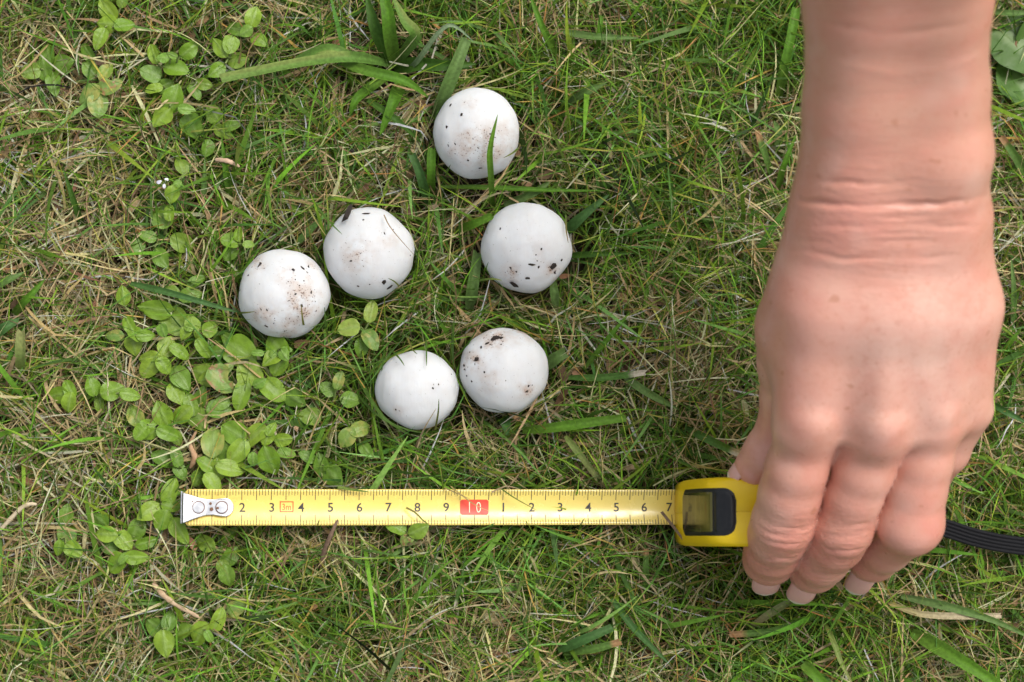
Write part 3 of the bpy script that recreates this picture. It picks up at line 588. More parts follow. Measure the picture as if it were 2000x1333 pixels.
def crumb_mesh(seed):
    bm = bmesh.new(); bmesh.ops.create_icosphere(bm, subdivisions=1, radius=.5)
    r = random.Random(seed)
    for v in bm.verts: v.co *= r.uniform(.38, 1.4); v.co.z *= .7
    me = bpy.data.meshes.new('crumb'); bm.to_mesh(me); bm.free(); me.materials.append(M_CRUMB); return me
CRUMB = [crumb_mesh(s) for s in range(6)]
for idx, (px, py, w_, h_, lab, smears, crumbs) in enumerate(MUSH):
    c, rx, ry = mush_geo[idx]; rz = (rx + ry) / 2 * .80; nu, nv = 72, 44; V, F = [], []
    r = random.Random(idx + 3); off = Vector((idx * 3.1, idx * 1.7, 0))
    fl = [(Vector((r.uniform(-1, 1), r.uniform(-1, 1), r.uniform(-.5, .2))).normalized(), r.uniform(.955, .985)) for _ in range(6)]
    if idx == 2: fl += [(Vector((.75, -.66, .0)).normalized(), .925), (Vector((-.3, -.95, .1)).normalized(), .95)]
    if idx == 5: fl += [(Vector((.7, -.72, .05)).normalized(), .945), (Vector((-.72, -.68, .0)).normalized(), .945)]
    if idx == 4: fl += [(Vector((-.6, -.8, .0)).normalized(), .94)]
    if idx == 1: fl += [(Vector((-.75, -.65, .0)).normalized(), .945)]
    for j in range(nv + 1):
        th = math.pi * j / nv
        for i in range(nu):
            ph = 2 * math.pi * i / nu; u = Vector((math.sin(th) * math.cos(ph), math.sin(th) * math.sin(ph), math.cos(th)))
            k = 1 + .045 * mnoise.noise(u * 1.6 + off) + .014 * mnoise.noise(u * 4 + off) + .006 * mnoise.noise(u * 9 + off)
            for n_, lim in fl:
                q = u.dot(n_) * k
                x_ = q - lim; k *= 1 - .8 * .5 * (x_ + math.sqrt(x_ * x_ + .0012)) / max(q, .3) if q > .3 else 1
            if u.z < -.35: k *= 1 - .10 * (-.35 - u.z) * (1 + .5 * math.sin(9 * ph))
            V.append(Vector((u.x * rx * k, u.y * ry * k, u.z * rz * k * (1 if u.z > 0 else .85))))
    for j in range(nv):
        for i in range(nu): F.append((j * nu + i, (j + 1) * nu + i, (j + 1) * nu + (i + 1) % nu, j * nu + (i + 1) % nu))
    me = mesh('mushroom', [v * CM for v in V], F)
    Wp = np.array([tuple(v + c) for v in V]); qx, qy = to_px(Wp); dirt = np.full(len(V), .09)
    for sx, sy, sr, am in smears: dirt = np.maximum(dirt, 1.35 * am * np.exp(-((qx - sx) ** 2 + (qy - sy) ** 2) / (2 * (sr * .62) ** 2)))
    fattr(me, 'dirt', dirt * (Wp[:, 2] > -.6))
    o = link('mushroom', me, M_MUSH, None, c * CM); tag(o, lab, 'mushroom', 'white mushrooms on the lawn')
    up = Wp[:, 2] > c.z - .3
    crumbs = list(crumbs)
    for sx, sy, sr, am in smears:
        for _ in range(int(am * 4)): crumbs.append((r.gauss(sx, sr * .45), r.gauss(sy, sr * .45), r.uniform(1.4, 3.2), r.uniform(1, 2.4), r.uniform(0, 180)))
    for q, (cx, cy, s, st, an) in enumerate(crumbs):
        if ((cx - px) / w_) ** 2 + ((cy - py) / h_) ** 2 > .22: continue
        d2 = np.where(up, (qx - cx) ** 2 + (qy - cy) ** 2, 1e9); iv = np.argsort(d2)[:4]; wt = 1 / (d2[iv] + 2); p = (Wp[iv] * wt[:, None]).sum(0) / wt.sum()
        k = link('soil_crumb', CRUMB[(q + idx) % 6], None, o); k.location = (Vector(p) - c) * CM
        nrm = (Vector(p) - c).normalized(); sc = s / 46 * CM
        k.rotation_mode = 'QUATERNION'; k.rotation_quaternion = nrm.to_track_quat('Z', 'Y') @ Vector((0, 0, 1)).rotation_difference(Vector((0, 0, 1)))
        k.rotation_quaternion = k.rotation_quaternion @ Matrix.Rotation(math.radians(an), 4, 'Z').to_quaternion()
        k.scale = (sc * st ** .75, sc / st ** .25, sc * .6)

# ------------------------------------------------------------------ tape measure
def simple(name, col, rough, metal=0, col2=None, scale=300, bumpd=0, spec=.5, coat=0):
    g = NT(name); c = col if col2 is None else g.mix(g.ramp(g.noise(g.obj(), scale, 4), .35, .7), col, col2)
    k = dict(Base_Color=c, Roughness=rough, Metallic=metal, Specular_IOR_Level=spec, Coat_Weight=coat)
    if bumpd: k['Normal'] = g.bump(g.noise(g.obj(), scale * 4, 3), .3, bumpd)
    return g.done(principled(g, **k))
def tape_mat():
    g = NT('tape_yellow'); o = g.obj()
    c = g.mix(g.ramp(g.noise(o, 120, 4), .3, .75), (.80, .63, .15), (.76, .57, .12))
    c = g.mix(g.math('MULTIPLY', g.ramp(g.noise(o, 700, 3), .66, .72), .35), c, (.45, .33, .10))
    x = g.n('ShaderNodeSeparateXYZ', {0: o}).outputs[0]
    wear = g.math('MULTIPLY', g.ramp(x, .024, .012), g.ramp(g.noise(o, 500, 4), .52, .66)); c = g.mix(g.math('MULTIPLY', wear, .5), c, (.55, .36, .08))
    return g.done(principled(g, Base_Color=c, Roughness=g.ramp(g.noise(o, 300, 3), -.15, 2.6), Specular_IOR_Level=.75))
M_TAPE = tape_mat()
M_INK = simple('tape_ink', (.02, .018, .016), .45, col2=(.06, .05, .035), scale=900)
M_RED = simple('tape_red', (.72, .060, .030), .4, col2=(.66, .07, .035), scale=400)
M_REDTXT = simple('tape_red_print', (.80, .10, .02), .4)
M_CREAM = simple('tape_cream_print', (.86, .76, .50), .4)
M_CASE = simple('case_yellow', (.80, .55, .004), .42, col2=(.74, .50, .006), scale=90, bumpd=.0002, spec=.45)
M_BLACK = simple('black_plastic', (.008, .009, .011), .38, col2=(.014, .014, .016), scale=500, spec=.35)
M_CHROME = simple('hook_metal', (.55, .56, .58), .42, 1.0, col2=(.36, .37, .39), scale=330)
M_RUST = simple('hook_grime', (.16, .075, .04), .8)

ex = (TAPE_R - TAPE_L); TL = ex.length; ex.normalize(); ey = Vector((0, 0, 1)).cross(ex).normalized(); ez = ex.cross(ey)
TU = TL / 17.12; HWT = .625
def arc(v): return .16 * (v / HWT) ** 2
root = empty('tape_measure', TAPE_L * CM)
root.rotation_euler = Matrix((ex, ey, ez)).transposed().to_euler()
tag(root, 'yellow steel tape measure drawn out along the grass, its case in the hand', 'tape measure')
ROOT_M = Matrix.LocRotScale(TAPE_L * CM, Matrix((ex, ey, ez)).transposed(), None); ROOT_I = ROOT_M.inverted()
def tloc(u, v, lift=0.0): return ((u * TU) * CM, v * CM, (arc(v) + lift) * CM)
def tape_blade():
    nu, nv = 90, 12; V, F = [], []
    for side in (0, 1):
        for i in range(nu + 1):
            u = .08 + (17.9 - .08) * i / nu
            for j in range(nv + 1):
                v = (j / nv * 2 - 1) * HWT
                uu = u + (.10 * max(0, (abs(v) / HWT - .75) / .25) ** 2 if i == 0 else 0)
                sag = .05 * math.sin(u * .9) + .03 * math.sin(u * 2.1 + 1) if u > 1 else .05 * math.sin(.9) * u
                V.append(tloc(uu, v, -side * .02))
    st = (nu + 1) * (nv + 1)
    for i in range(nu):
        for j in range(nv):
            a = i * (nv + 1) + j; b = a + nv + 1
            F.append((a, b, b + 1, a + 1)); F.append((st + a, st + a + 1, st + b + 1, st + b))
    for i in range(nu):
        for j in (0, nv):
            a = i * (nv + 1) + j; b = a + nv + 1; F.append((a, st + a, st + b, b) if j == 0 else (a, b, st + b, st + a))
    for j in range(nv): F.append((j, j + 1, st + j + 1, st + j))
    return mesh('tape_blade', V, F)
link('blade', tape_blade(), M_TAPE, root)
def patch_rect(V, F, u0, u1, v0, v1, lift, nv=3):
    for j in range(nv):
        a = v0 + (v1 - v0) * j / nv; b = v0 + (v1 - v0) * (j + 1) / nv; o = len(V)
        V += [tloc(u0, a, lift), tloc(u1, a, lift), tloc(u1, b, lift), tloc(u0, b, lift)]; F.append((o, o + 1, o + 2, o + 3))
V, F = [], []
for mm in range(2, 173):
    u = mm / 10; lng = mm % 5 == 0 or mm < 5; h = .012 if lng else .0095
    l1 = .37 if lng else .22; l2 = .36 if lng else .19
    if mm % 2 and not lng: l1 *= .88; l2 *= .9
    patch_rect(V, F, u - h, u + h, HWT - l1, HWT - .015, .004); patch_rect(V, F, u - h, u + h, -HWT + .015, -HWT + l2, .004)
o = link('millimetre_marks', mesh('millimetre_marks', V, F, False), M_INK, root); tag(o, kind='stuff')
def text_part(name, s, u, v, hgt, mat, lift=.005, sx=1.0, bold=0.0):
    cu = bpy.data.curves.new('txt', 'FONT'); cu.body = s; cu.align_x = 'CENTER'; cu.size = 1.0; cu.offset = bold; cu.resolution_u = 4
    to = bpy.data.objects.new('txt', cu); COL.objects.link(to)
    dg = bpy.context.evaluated_depsgraph_get(); me = bpy.data.meshes.new_from_object(to.evaluated_get(dg))
    bpy.data.objects.remove(to)
    co = np.array([tuple(q.co) for q in me.vertices]); y0, y1 = co[:, 1].min(), co[:, 1].max(); x0, x1 = co[:, 0].min(), co[:, 0].max()
    k = hgt / (y1 - y0); cx = (x0 + x1) / 2; cy = (y0 + y1) / 2
    for q in me.vertices: q.co = tloc(u + (q.co.x - cx) * k * sx, v + (q.co.y - cy) * k, lift)
    me.materials.clear(); return link(name, me, mat, root)
for i in range(2, 18):
    if i == 10: continue
    text_part('numeral', str(i if i < 10 else i - 10), i + (.02 if i != 4 else .02) - (.1 if i == 17 else 0), 0, .315, M_INK, bold=.012, sx=1.02)
def rounded(u0, u1, v0, v1, r, n=4):
    P = []
    for cx, cy, a0 in ((u1 - r, v1 - r, 0), (u0 + r, v1 - r, 90), (u0 + r, v0 + r, 180), (u1 - r, v0 + r, 270)):
        for k in range(n + 1):
            a = math.radians(a0 + 90 * k / n); P.append((cx + r * math.cos(a), cy + r * math.sin(a)))
    return P
V, F = [], []; nb = 12
for j in range(nb + 1):
    b = -.27 + .54 * j / nb; e = max(0, abs(b) - .20); ins = .07 - math.sqrt(max(0, .07 ** 2 - e * e))
    V += [tloc(9.5 + ins, b, .006), tloc(10.5 - ins, b, .006)]
    if j: F.append((2 * j - 2, 2 * j - 1, 2 * j + 1, 2 * j))
link('red_block', mesh('red_block', V, F, False), M_RED, root)
for k, s in ((-.17, '1'), (.15, '0')): text_part('numeral', s, 10 + k, 0, .37, M_CREAM, lift=.011, sx=.72, bold=-.012)
V, F = [], []
for a in ((3.29, 3.325, -.17, .21), (3.725, 3.76, -.17, .21), (3.325, 3.725, .175, .21), (3.325, 3.725, -.17, -.135)): patch_rect(V, F, *a, .006)
link('red_frame', mesh('red_frame', V, F, False), M_REDTXT, root)
text_part('length_print', '3m', 3.525, .015, .22, M_REDTXT, lift=.007, sx=.82)
# end hook
def hook():
    P = []
    def pr(px, py): return ((px - 356) / 57.0, (991.5 - py) / 57.0)
    top = [(357, 963), (372, 967), (388, 972.5), (402, 975.5), (416, 976), (428, 974)]
    arcp = [(436 + 20 * math.cos(math.radians(a)) * .95, 991.5 - 18.5 * math.sin(math.radians(a))) for a in range(80, -81, -16)]
    bot = [(428, 1009), (416, 1006.5), (402, 1007), (388, 1011), (372, 1017), (357, 1023)]
    Q = [pr(*q) for q in top + arcp + bot]; n = len(Q); bm = bmesh.new()
    z = lambda v: .08 + .9 * arc(v)
    fc = bm.faces.new([bm.verts.new((u * TU * CM, v * CM, (z(v) + .07) * CM)) for u, v in Q])
    bm.normal_update()
    if fc.normal.z < 0: fc.normal_flip()
    ext = bmesh.ops.extrude_face_region(bm, geom=[fc])
    for v in ext['geom']:
        if isinstance(v, bmesh.types.BMVert): v.co.z -= .075 * CM
    bmesh.ops.recalc_face_normals(bm, faces=bm.faces)
    # turned-down lip
    for u0, u1, z0, z1 in ((-.06, .0, -.75, .15),):
        vs = [bm.verts.new((a * CM, b * CM, c_ * CM)) for a in (u0, u1) for b in (-.56, .56) for c_ in (z0, z1)]
        for f in ((0, 1, 3, 2), (4, 6, 7, 5), (0, 4, 5, 1), (2, 3, 7, 6), (1, 5, 7, 3), (0, 2, 6, 4)): bm.faces.new([vs[k] for k in f])
    bmesh.ops.recalc_face_normals(bm, faces=bm.faces)
    me = bpy.data.meshes.new('hook'); bm.to_mesh(me); bm.free(); return me
hk = link('hook', hook(), M_CHROME, root)
bv = hk.modifiers.new('bev', 'BEVEL'); bv.width = .00025; bv.segments = 2; bv.limit_method = 'ANGLE'
def disc(name, u, v, r, z0, z1, mat, parent, n=20, dome=0):
    V = [(u * CM + r * CM * math.cos(2 * math.pi * k / n), v * CM + r * CM * math.sin(2 * math.pi * k / n), z0 * CM) for k in range(n)]
    V += [(u * CM + r * .93 * CM * math.cos(2 * math.pi * k / n), v * CM + r * .93 * CM * math.sin(2 * math.pi * k / n), z1 * CM) for k in range(n)]
    V.append((u * CM, v * CM, (z1 + dome) * CM)); F = [(k, (k + 1) % n, n + (k + 1) % n, n + k) for k in range(n)] + [(n + k, n + (k + 1) % n, 2 * n) for k in range(n)]
    return link(name, mesh(name, V, F, False), mat, parent)
for (px, ring) in ((387.5, 1), (433, 1)):
    u = (px - 356) / 57.0
    disc('rivet_gap', u, 0,   .235, .10, .215, M_RUST, hk); disc('rivet', u, 0, .205, .10, .245, M_CHROME, hk, dome=.004)
for (px, py, s) in ((411, 984, .05), (413, 995, .07), (425, 993, .05), (376, 980, .03)):
    disc('rust_spot', (px - 356) / 57, (991.5 - py) / 57, s, .15, .217 if px != 425 else .252, M_RUST, hk, n=7)

# case (built in place, standing on its edge)
cx0, cy0 = CASE_F.x, CASE_F.y
def place(o):
    if o.parent is root: o.matrix_parent_inverse = ROOT_I
    return o
PROF = [(0.0, -.55), (0.0, .65), (.10, 2.2), (.30, 3.55), (.52, 4.05), (.85, 4.38), (1.3, 4.55), (2.5, 4.72), (4.2, 4.72), (5.6, 4.45), (6.3, 3.7), (6.55, 2.4), (6.5, .6), (6.3, -.55)]
def prof_pts(n_per=3):
    P = []; N = len(PROF)
    for i in range(N):
        p0, p1, p2, p3 = [np.array(PROF[(i + k) % N]) for k in (-1, 0, 1, 2)]
        if i in (N - 1, 0, N - 2): P.append(tuple(p1)); continue
        for q in range(n_per):
            f = q / n_per; P.append(tuple(.5 * ((2 * p1) + (p2 - p0) * f + (2 * p0 - 5 * p1 + 4 * p2 - p3) * f * f + (3 * p1 - p0 - 3 * p2 + p3) * f ** 3)))
    return P
PP = prof_pts()
def case_body():
    cen = np.array([3.2, 2.0]); rows = [(-1.16, .55), (-1.16, .90), (-1.10, .955), (-1.0, .985), (-.8, 1.0), (-.012, 1.004), (.0, .992), (.012, 1.004), (.8, 1.0), (1.0, .985), (1.10, .955), (1.16, .90), (1.16, .55)]
    V, F = [], []; n = len(PP)
    for y, s in rows:
        for p in PP:
            q = cen + (np.array(p) - cen) * s; V.append(((cx0 + q[0]) * CM, (cy0 + y) * CM, q[1] * CM))
    for r in range(len(rows) - 1):
        for i in range(n): F.append((r * n + i, r * n + (i + 1) % n, (r + 1) * n + (i + 1) % n, (r + 1) * n + i))
    F.append(tuple(range(n))[::-1]); F.append(tuple(range((len(rows) - 1) * n, len(rows) * n)))
    me = mesh('case', V, F); bm = bmesh.new(); bm.from_mesh(me); bmesh.ops.recalc_face_normals(bm, faces=bm.faces); bm.to_mesh(me); bm.free(); return me
case = place(link('case', case_body(), M_CASE, root))
# window: strip wrapped over the front of the profile, measured along the profile
fr = np.array(PP); dseg = np.r_[0, np.cumsum(np.hypot(*np.diff(fr, axis=0).T))]
def on_prof(s, lift):
    x = np.interp(s, dseg, fr[:, 0]); z = np.interp(s, dseg, fr[:, 1])
    x2 = np.interp(s + .05, dseg, fr[:, 0]); z2 = np.interp(s + .05, dseg, fr[:, 1]); x1 = np.interp(s - .05, dseg, fr[:, 0]); z1 = np.interp(s - .05, dseg, fr[:, 1])
    t = np.array([x2 - x1, z2 - z1]); t /= np.linalg.norm(t); nrm = np.array([-t[1], t[0]]); return x + nrm[0] * lift, z + nrm[1] * lift
def pane_mat():
    g = NT('smoked_pane'); o = g.obj(); a = g.attr('along'); b = g.attr('across')
    d = g.math('SQRT', g.math('ADD', g.math('POWER', g.math('SUBTRACT', a, .12), 2.0), g.math('POWER', g.math('MULTIPLY', g.math('ADD', b, .55), .55), 2.0)))
    c = g.mix(g.ramp(a, .3, .95), (.022, .020, .008), (.11, .097, .016)); c = g.mix(g.ramp(d, .52, .40), c, (.008, .008, .006))
    c = g.mix(g.math('MULTIPLY', g.noise(o, 500, 4), .3), c, (.04, .04, .025))
    return g.done(principled(g, Base_Color=c, Roughness=.12, Specular_IOR_Level=.4))
M_PANE = pane_mat()
def wrap_panel(name, s0, s1, hw, r0, r1, lift, mat, parent, bulge=.0):
    ns, nv = 44, 16; V, F = [], []
    for i in range(ns + 1):
        s = s0 + (s1 - s0) * i / ns; a = s - s0; b = s1 - s; h = hw
        if a < r0: h = hw - r0 + math.sqrt(max(0, r0 * r0 - (r0 - a) ** 2))
        if b < r1: h = min(h, hw - r1 + math.sqrt(max(0, r1 * r1 - (r1 - b) ** 2)))
        for j in range(nv + 1):
            v = j / nv * 2 - 1; edge = max(abs(v), 0); e2 = min(1, min(a, b) / .12); l = lift * (min(1, (1 - abs(v)) / .12) ** .5) * (max(e2, 0) ** .5) + .004 + bulge * (1 - v * v)
            x, z = on_prof(s, l); V.append(((cx0 + x) * CM, (cy0 + v * h) * CM, z * CM))
    for i in range(ns):
        for j in range(nv): a = i * (nv + 1) + j; F.append((a, a + nv + 1, a + nv + 2, a + 1))
    me = mesh(name, V, F); fattr(me, 'along', [i / ns for i in range(ns + 1) for j in range(nv + 1)]); fattr(me, 'across', [j / nv * 2 - 1 for i in range(ns + 1) for j in range(nv + 1)])
    return place(link(name, me, mat, parent))
S_TOP = dseg[np.argmin(abs(fr[:, 0] - .62) + (fr[:, 1] < 3) * 9)]
S_END = dseg[np.argmin(abs(fr[:, 0] - 1.42) + (fr[:, 1] < 3) * 9)]
wrap_panel('window_surround', 1.75, S_END, .80, .50, .45, .03, M_BLACK, case)
wrap_panel('window', 1.83, S_TOP - .02, .72, .42, .05, .05, M_PANE, case)
wrap_panel('window_cap', S_TOP, S_END - .05, .74, .06, .40, .07, M_BLACK, case, bulge=.02)
# wrist strap: ribbed woven band
def strap():
    P = [at(*p) for p in STRAP]; L = len(P) - 1; n = 60; cl = []
    for q in range(n + 1):
        u = q / n * L; i = min(int(u), L - 1); f = u - i; p0 = P[max(i - 1, 0)]; p1 = P[i]; p2 = P[i + 1]; p3 = P[min(i + 2, L)]
        cl.append(.5 * ((2 * p1) + (p2 - p0) * f + (2 * p0 - 5 * p1 + 4 * p2 - p3) * f * f + (3 * p1 - p0 - 3 * p2 + p3) * f ** 3))
    V, F = [], []; prof = []
    for k in range(21): v = k / 20 * 2 - 1; prof.append((v * .32, .055 * (abs(math.sin(math.pi * 2.5 * (v + 1))) ** .6) * 1.0 + .04))
    prof += [(.32, -.05), (-.32, -.05)]
    m_ = len(prof)
    for q in range(n + 1):
        d = (cl[min(q + 1, n)] - cl[max(q - 1, 0)]).normalized(); s = Vector((0, 0, 1)).cross(d).normalized(); s = (s + Vector((0, 0, .25))).normalized(); u = d.cross(s)
        for a, b in prof: V.append(tuple((cl[q] + s * a + u * b) * CM))
    for q in range(n):
        for k in range(m_): F.append((q * m_ + k, (q + 1) * m_ + k, (q + 1) * m_ + (k + 1) % m_, q * m_ + (k + 1) % m_))
    F.append(tuple(range(m_))); F.append(tuple(range(n * m_, n * m_ + m_))[::-1]); return mesh('strap', V, F)
g = NT('woven_strap'); o_ = g.obj()
wv = g.n('ShaderNodeTexWave', {'Vector': o_, 'Scale': 900.0, 'Distortion': 1.5}).outputs[1]
M_STRAP = g.done(principled(g, Base_Color=g.mix(wv, (.006, .006, .007), (.014, .014, .016)), Roughness=.7, Specular_IOR_Level=.2, Normal=g.bump(wv, .5, .0003)))
place(link('wrist_strap', strap(), M_STRAP, root))

# ------------------------------------------------------------------ hand and forearm: one skin surface from a smooth distance field
def surface_nets(f, org, h):
    nx, ny, nz = f.shape; s = f < 0
    cs = np.zeros((nx - 1, ny - 1, nz - 1), np.int8)
    for a in (0, 1):
        for b in (0, 1):
            for c in (0, 1): cs += s[a:nx - 1 + a, b:ny - 1 + b, c:nz - 1 + c]
    act = (cs > 0) & (cs < 8); I = np.argwhere(act); n = len(I); idx = np.full(act.shape, -1, np.int64); idx[act] = np.arange(n)
    acc = np.zeros((n, 3)); cnt_ = np.zeros(n); corner = [(a, b, c) for a in (0, 1) for b in (0, 1) for c in (0, 1)]
    val = {c: f[I[:, 0] + c[0], I[:, 1] + c[1], I[:, 2] + c[2]] for c in corner}
    for c0 in corner:
        for ax in range(3):
            if c0[ax]: continue
            c1 = list(c0); c1[ax] = 1; c1 = tuple(c1); a, b = val[c0], val[c1]; m_ = (a < 0) != (b < 0)
            t = np.where(m_, a / np.where(m_, a - b, 1), 0); p = np.tile(np.array(c0, float), (n, 1)); p[:, ax] = t
            acc[m_] += p[m_]; cnt_[m_] += 1
    V = org + (I + acc / cnt_[:, None]) * h; Q = []
    for ax in range(3):
        u, v = (ax + 1) % 3, (ax + 2) % 3; sl0 = [slice(None)] * 3; sl1 = [slice(None)] * 3; sl0[ax] = slice(0, -1); sl1[ax] = slice(1, None)
        ch = s[tuple(sl0)] != s[tuple(sl1)]; E = np.argwhere(ch)
        ok = (E[:, u] > 0) & (E[:, v] > 0) & (E[:, u] < f.shape[u] - 1) & (E[:, v] < f.shape[v] - 1); E = E[ok]
        def cid(du, dv): k = E.copy(); k[:, u] -= du; k[:, v] -= dv; return idx[k[:, 0], k[:, 1], k[:, 2]]
        q = np.stack([cid(1, 1), cid(0, 1), cid(0, 0), cid(1, 0)], -1); ins = s[E[:, 0], E[:, 1], E[:, 2]]
        q[~ins] = q[~ins][:, ::-1]; Q.append(q)
    return V, np.concatenate(Q)

def hand():
    J = lambda px, py, z: np.array(at(px, py, z))
    yk = [J(1500, 1180, 0)[1] - 1, J(1700, 1060, 5)[1], J(1700, 840, 8)[1], J(1740, 600, 9.5)[1], J(1745, 400, 11)[1], J(1750, 0, 15.5)[1], J(1750, -420, 21)[1], J(1750, -900, 29)[1]]
    zk = [3.2, 4.6, 6.6, 8.6, 10.2, 14.8, 20.3, 28.0]
    h = .068; x0, x1 = J(1420, 900, 4)[0] - .6, J(1990, 500, 10)[0] + 1.0
    y0, y1 = yk[0] - .6, yk[-1] + 1.5
    xs = np.arange(x0, x1, h); ys = np.arange(y0, y1, h); zs = np.arange(-5.2, 5.2, h)
    zc = np.interp(ys, yk, zk)
    X = xs[:, None, None].astype(np.float32); Y = ys[None, :, None].astype(np.float32); Z = (zs[None, None, :] + zc[None, :, None]).astype(np.float32)
    def cone(a, ra, b, rb, sz=1.0):
        ba = b - a; L2 = float(ba @ ba)
        t = np.clip(((X - a[0]) * ba[0] + (Y - a[1]) * ba[1] + (Z - a[2]) * ba[2]) / L2, 0, 1)
        return np.sqrt((X - a[0] - t * ba[0]) ** 2 + (Y - a[1] - t * ba[1]) ** 2 + (Z - a[2] - t * ba[2]) ** 2) - (ra + (rb - ra) * t)
    def smin(a, b, k):
        hh = np.clip(.5 + .5 * (b - a) / k, 0, 1); return b + (a - b) * hh - k * hh * (1 - hh)
    def chain(pts, k=.3):
        d = None
        for (a, ra), (b, rb) in zip(pts[:-1], pts[1:]):
            c = cone(a, ra, b, rb); d = c if d is None else smin(d, c, k)
        return d
    def ball(p, r): return np.sqrt((X - p[0]) ** 2 + (Y - p[1]) ** 2 + (Z - p[2]) ** 2) - r
    # forearm: two bones' worth of volume side by side
    arm = chain([(J(1652, 400, 11.0), 1.60), (J(1676, 200, 13.0), 1.58), (J(1682, 0, 15.2), 1.62), (J(1665, -420, 21), 2.0), (J(1650, -900, 29), 2.5)], .4)
    arm = smin(arm, chain([(J(1812, 395, 11.0), 1.58), (J(1824, 300, 12.2), 1.70), (J(1826, 180, 13.2), 1.54), (J(1825, 0, 15.2), 1.60), (J(1840, -420, 21), 2.0), (J(1860, -900, 29), 2.6)], .4), 1.3)
    # back of the hand and palm
    palm = chain([(J(1655, 430, 10.7), 1.45), (J(1610, 600, 9.7), 1.45), (J(1572, 830, 8.05), 1.06)], .6)
    palm = smin(palm, chain([(J(1725, 430, 10.9), 1.5), (J(1720, 600, 10.0), 1.45), (J(1713, 838, 8.3), 1.06)], .6), .9)
    palm = smin(palm, chain([(J(1790, 430, 10.8), 1.5), (J(1800, 600, 9.8), 1.35), (J(1818, 822, 8.0), .98)], .6), .9)
    palm = smin(palm, chain([(J(1842, 440, 10.5), 1.42), (J(1868, 600, 9.2), 1.33), (J(1885, 795, 7.4), .86)], .6), .9)
    palm = smin(palm, chain([(J(1610, 520, 9.6), 1.5), (J(1568, 640, 8.2), 1.38), (J(1550, 705, 7.2), 1.15)], .6), .8)
    palm = smin(palm, cone(J(1640, 560, 8.7), 1.5, J(1800, 760, 7.0), 1.3), 1.0)
    for a, b, r_ in ((J(1600, 862, 6.9), J(1700, 866, 7.1), .62), (J(1740, 868, 7.0), J(1800, 856, 6.8), .60), (J(1830, 846, 6.7), J(1875, 826, 6.5), .55)): palm = smin(palm, cone(a, r_, b, r_), .5)
    palm = smin(palm, arm, 1.1)
    for p, r in ((J(1584, 828, 8.75), .66), (J(1722, 834, 9.0), .66), (J(1830, 806, 8.6), .58), (J(1892, 798, 7.8), .5)): palm = smin(palm, ball(p - np.array((0, -.10, 0)), r - .04), .36)
    fing = {
     'index': [(J(1574, 850, 7.6), .98), (J(1556, 915, 6.95), 1.0), (J(1543, 965, 6.3), 1.0), (J(1530, 1020, 5.45), 1.03), (J(1521, 1044, 4.8), 0.99), (J(1510, 1073, 3.7), .95), (J(1503, 1092, 2.8), .88), (J(1499, 1102, 2.0), .70)],
     'middle': [(J(1712, 856, 7.8), .98), (J(1686, 920, 7.1), 0.97), (J(1668, 965, 6.55), .94), (J(1646, 1030, 5.6), 1.0), (J(1632, 1056, 4.9), .98), (J(1605, 1090, 3.7), .92), (J(1591, 1108, 2.7), .86), (J(1580, 1119, 1.9), .70)],
     'ring': [(J(1816, 838, 7.6), .95), (J(1800, 900, 7.05), 1.0), (J(1789, 950, 6.6), 1.0), (J(1777, 1020, 6.0), 1.10), (J(1768, 1030, 5.3), .98), (J(1730, 1068, 3.8), .86), (J(1706, 1090, 2.8), .80), (J(1695, 1101, 2.0), .64)],
     'little': [(J(1885, 800, 7.2), .82), (J(1846, 880, 6.0), .78), (J(1806, 930, 4.8), .80), (J(1770, 985, 3.2), .72), (J(1745, 1010, 2.0), .6)],
     'thumb': [(J(1552, 700, 7.2), 1.12), (J(1544, 770, 6.2), .98), (J(1533, 840, 5.2), .92), (J(1502, 884, 4.7), .84), (J(1475, 912, 4.3), .70)],
    }
    full = None
    for nme, pts in fing.items():
        d = smin(palm, chain(pts, .22), .36); full = d if full is None else smin(full, d, .035)
    V, Q = surface_nets(full, np.array([x0, y0, zs[0]]), h)
    V[:, 2] += np.interp(V[:, 1], ys, zc)
    me = quad_mesh('person_raw', V * CM, Q)
    me2 = me
    n = len(me2.vertices); co = np.zeros(n * 3, np.float32); me2.vertices.foreach_get('co', co); co = co.reshape(-1, 3).astype(float) / CM
    no = np.zeros(n * 3, np.float32); me2.vertices.foreach_get('normal', no); no = no.reshape(-1, 3).astype(float)
    qx, qy = to_px(co); top = np.clip((no @ np.array(cdir)) * 3 - .1, 0, 1)
    disp = np.zeros(n)
    def crease(line, wpx, dep, soft=.0):
        lx = [a for a, b in line]; ly = [b for a, b in line]
        yy = np.interp(qx, lx, ly) + 1.3 * np.sin(qx * .045 + ly[0]) + .8 * np.sin(qx * .12 + ly[0] * 2); dep = dep * (.75 + .45 * np.sin(qx * .031 + ly[0] * 3)); fade = np.clip((qx - lx[0]) / min(60, .25 * (lx[-1] - lx[0])), 0, 1) * np.clip((lx[-1] - qx) / min(60, .25 * (lx[-1] - lx[0])), 0, 1)
        d = (qy - yy)
        return -dep * np.exp(-(d / wpx) ** 2) * fade + soft * np.exp(-((d - wpx * 3.0) / (wpx * 2.2)) ** 2) * fade
    on = top
    hand_m = (qy < 700)
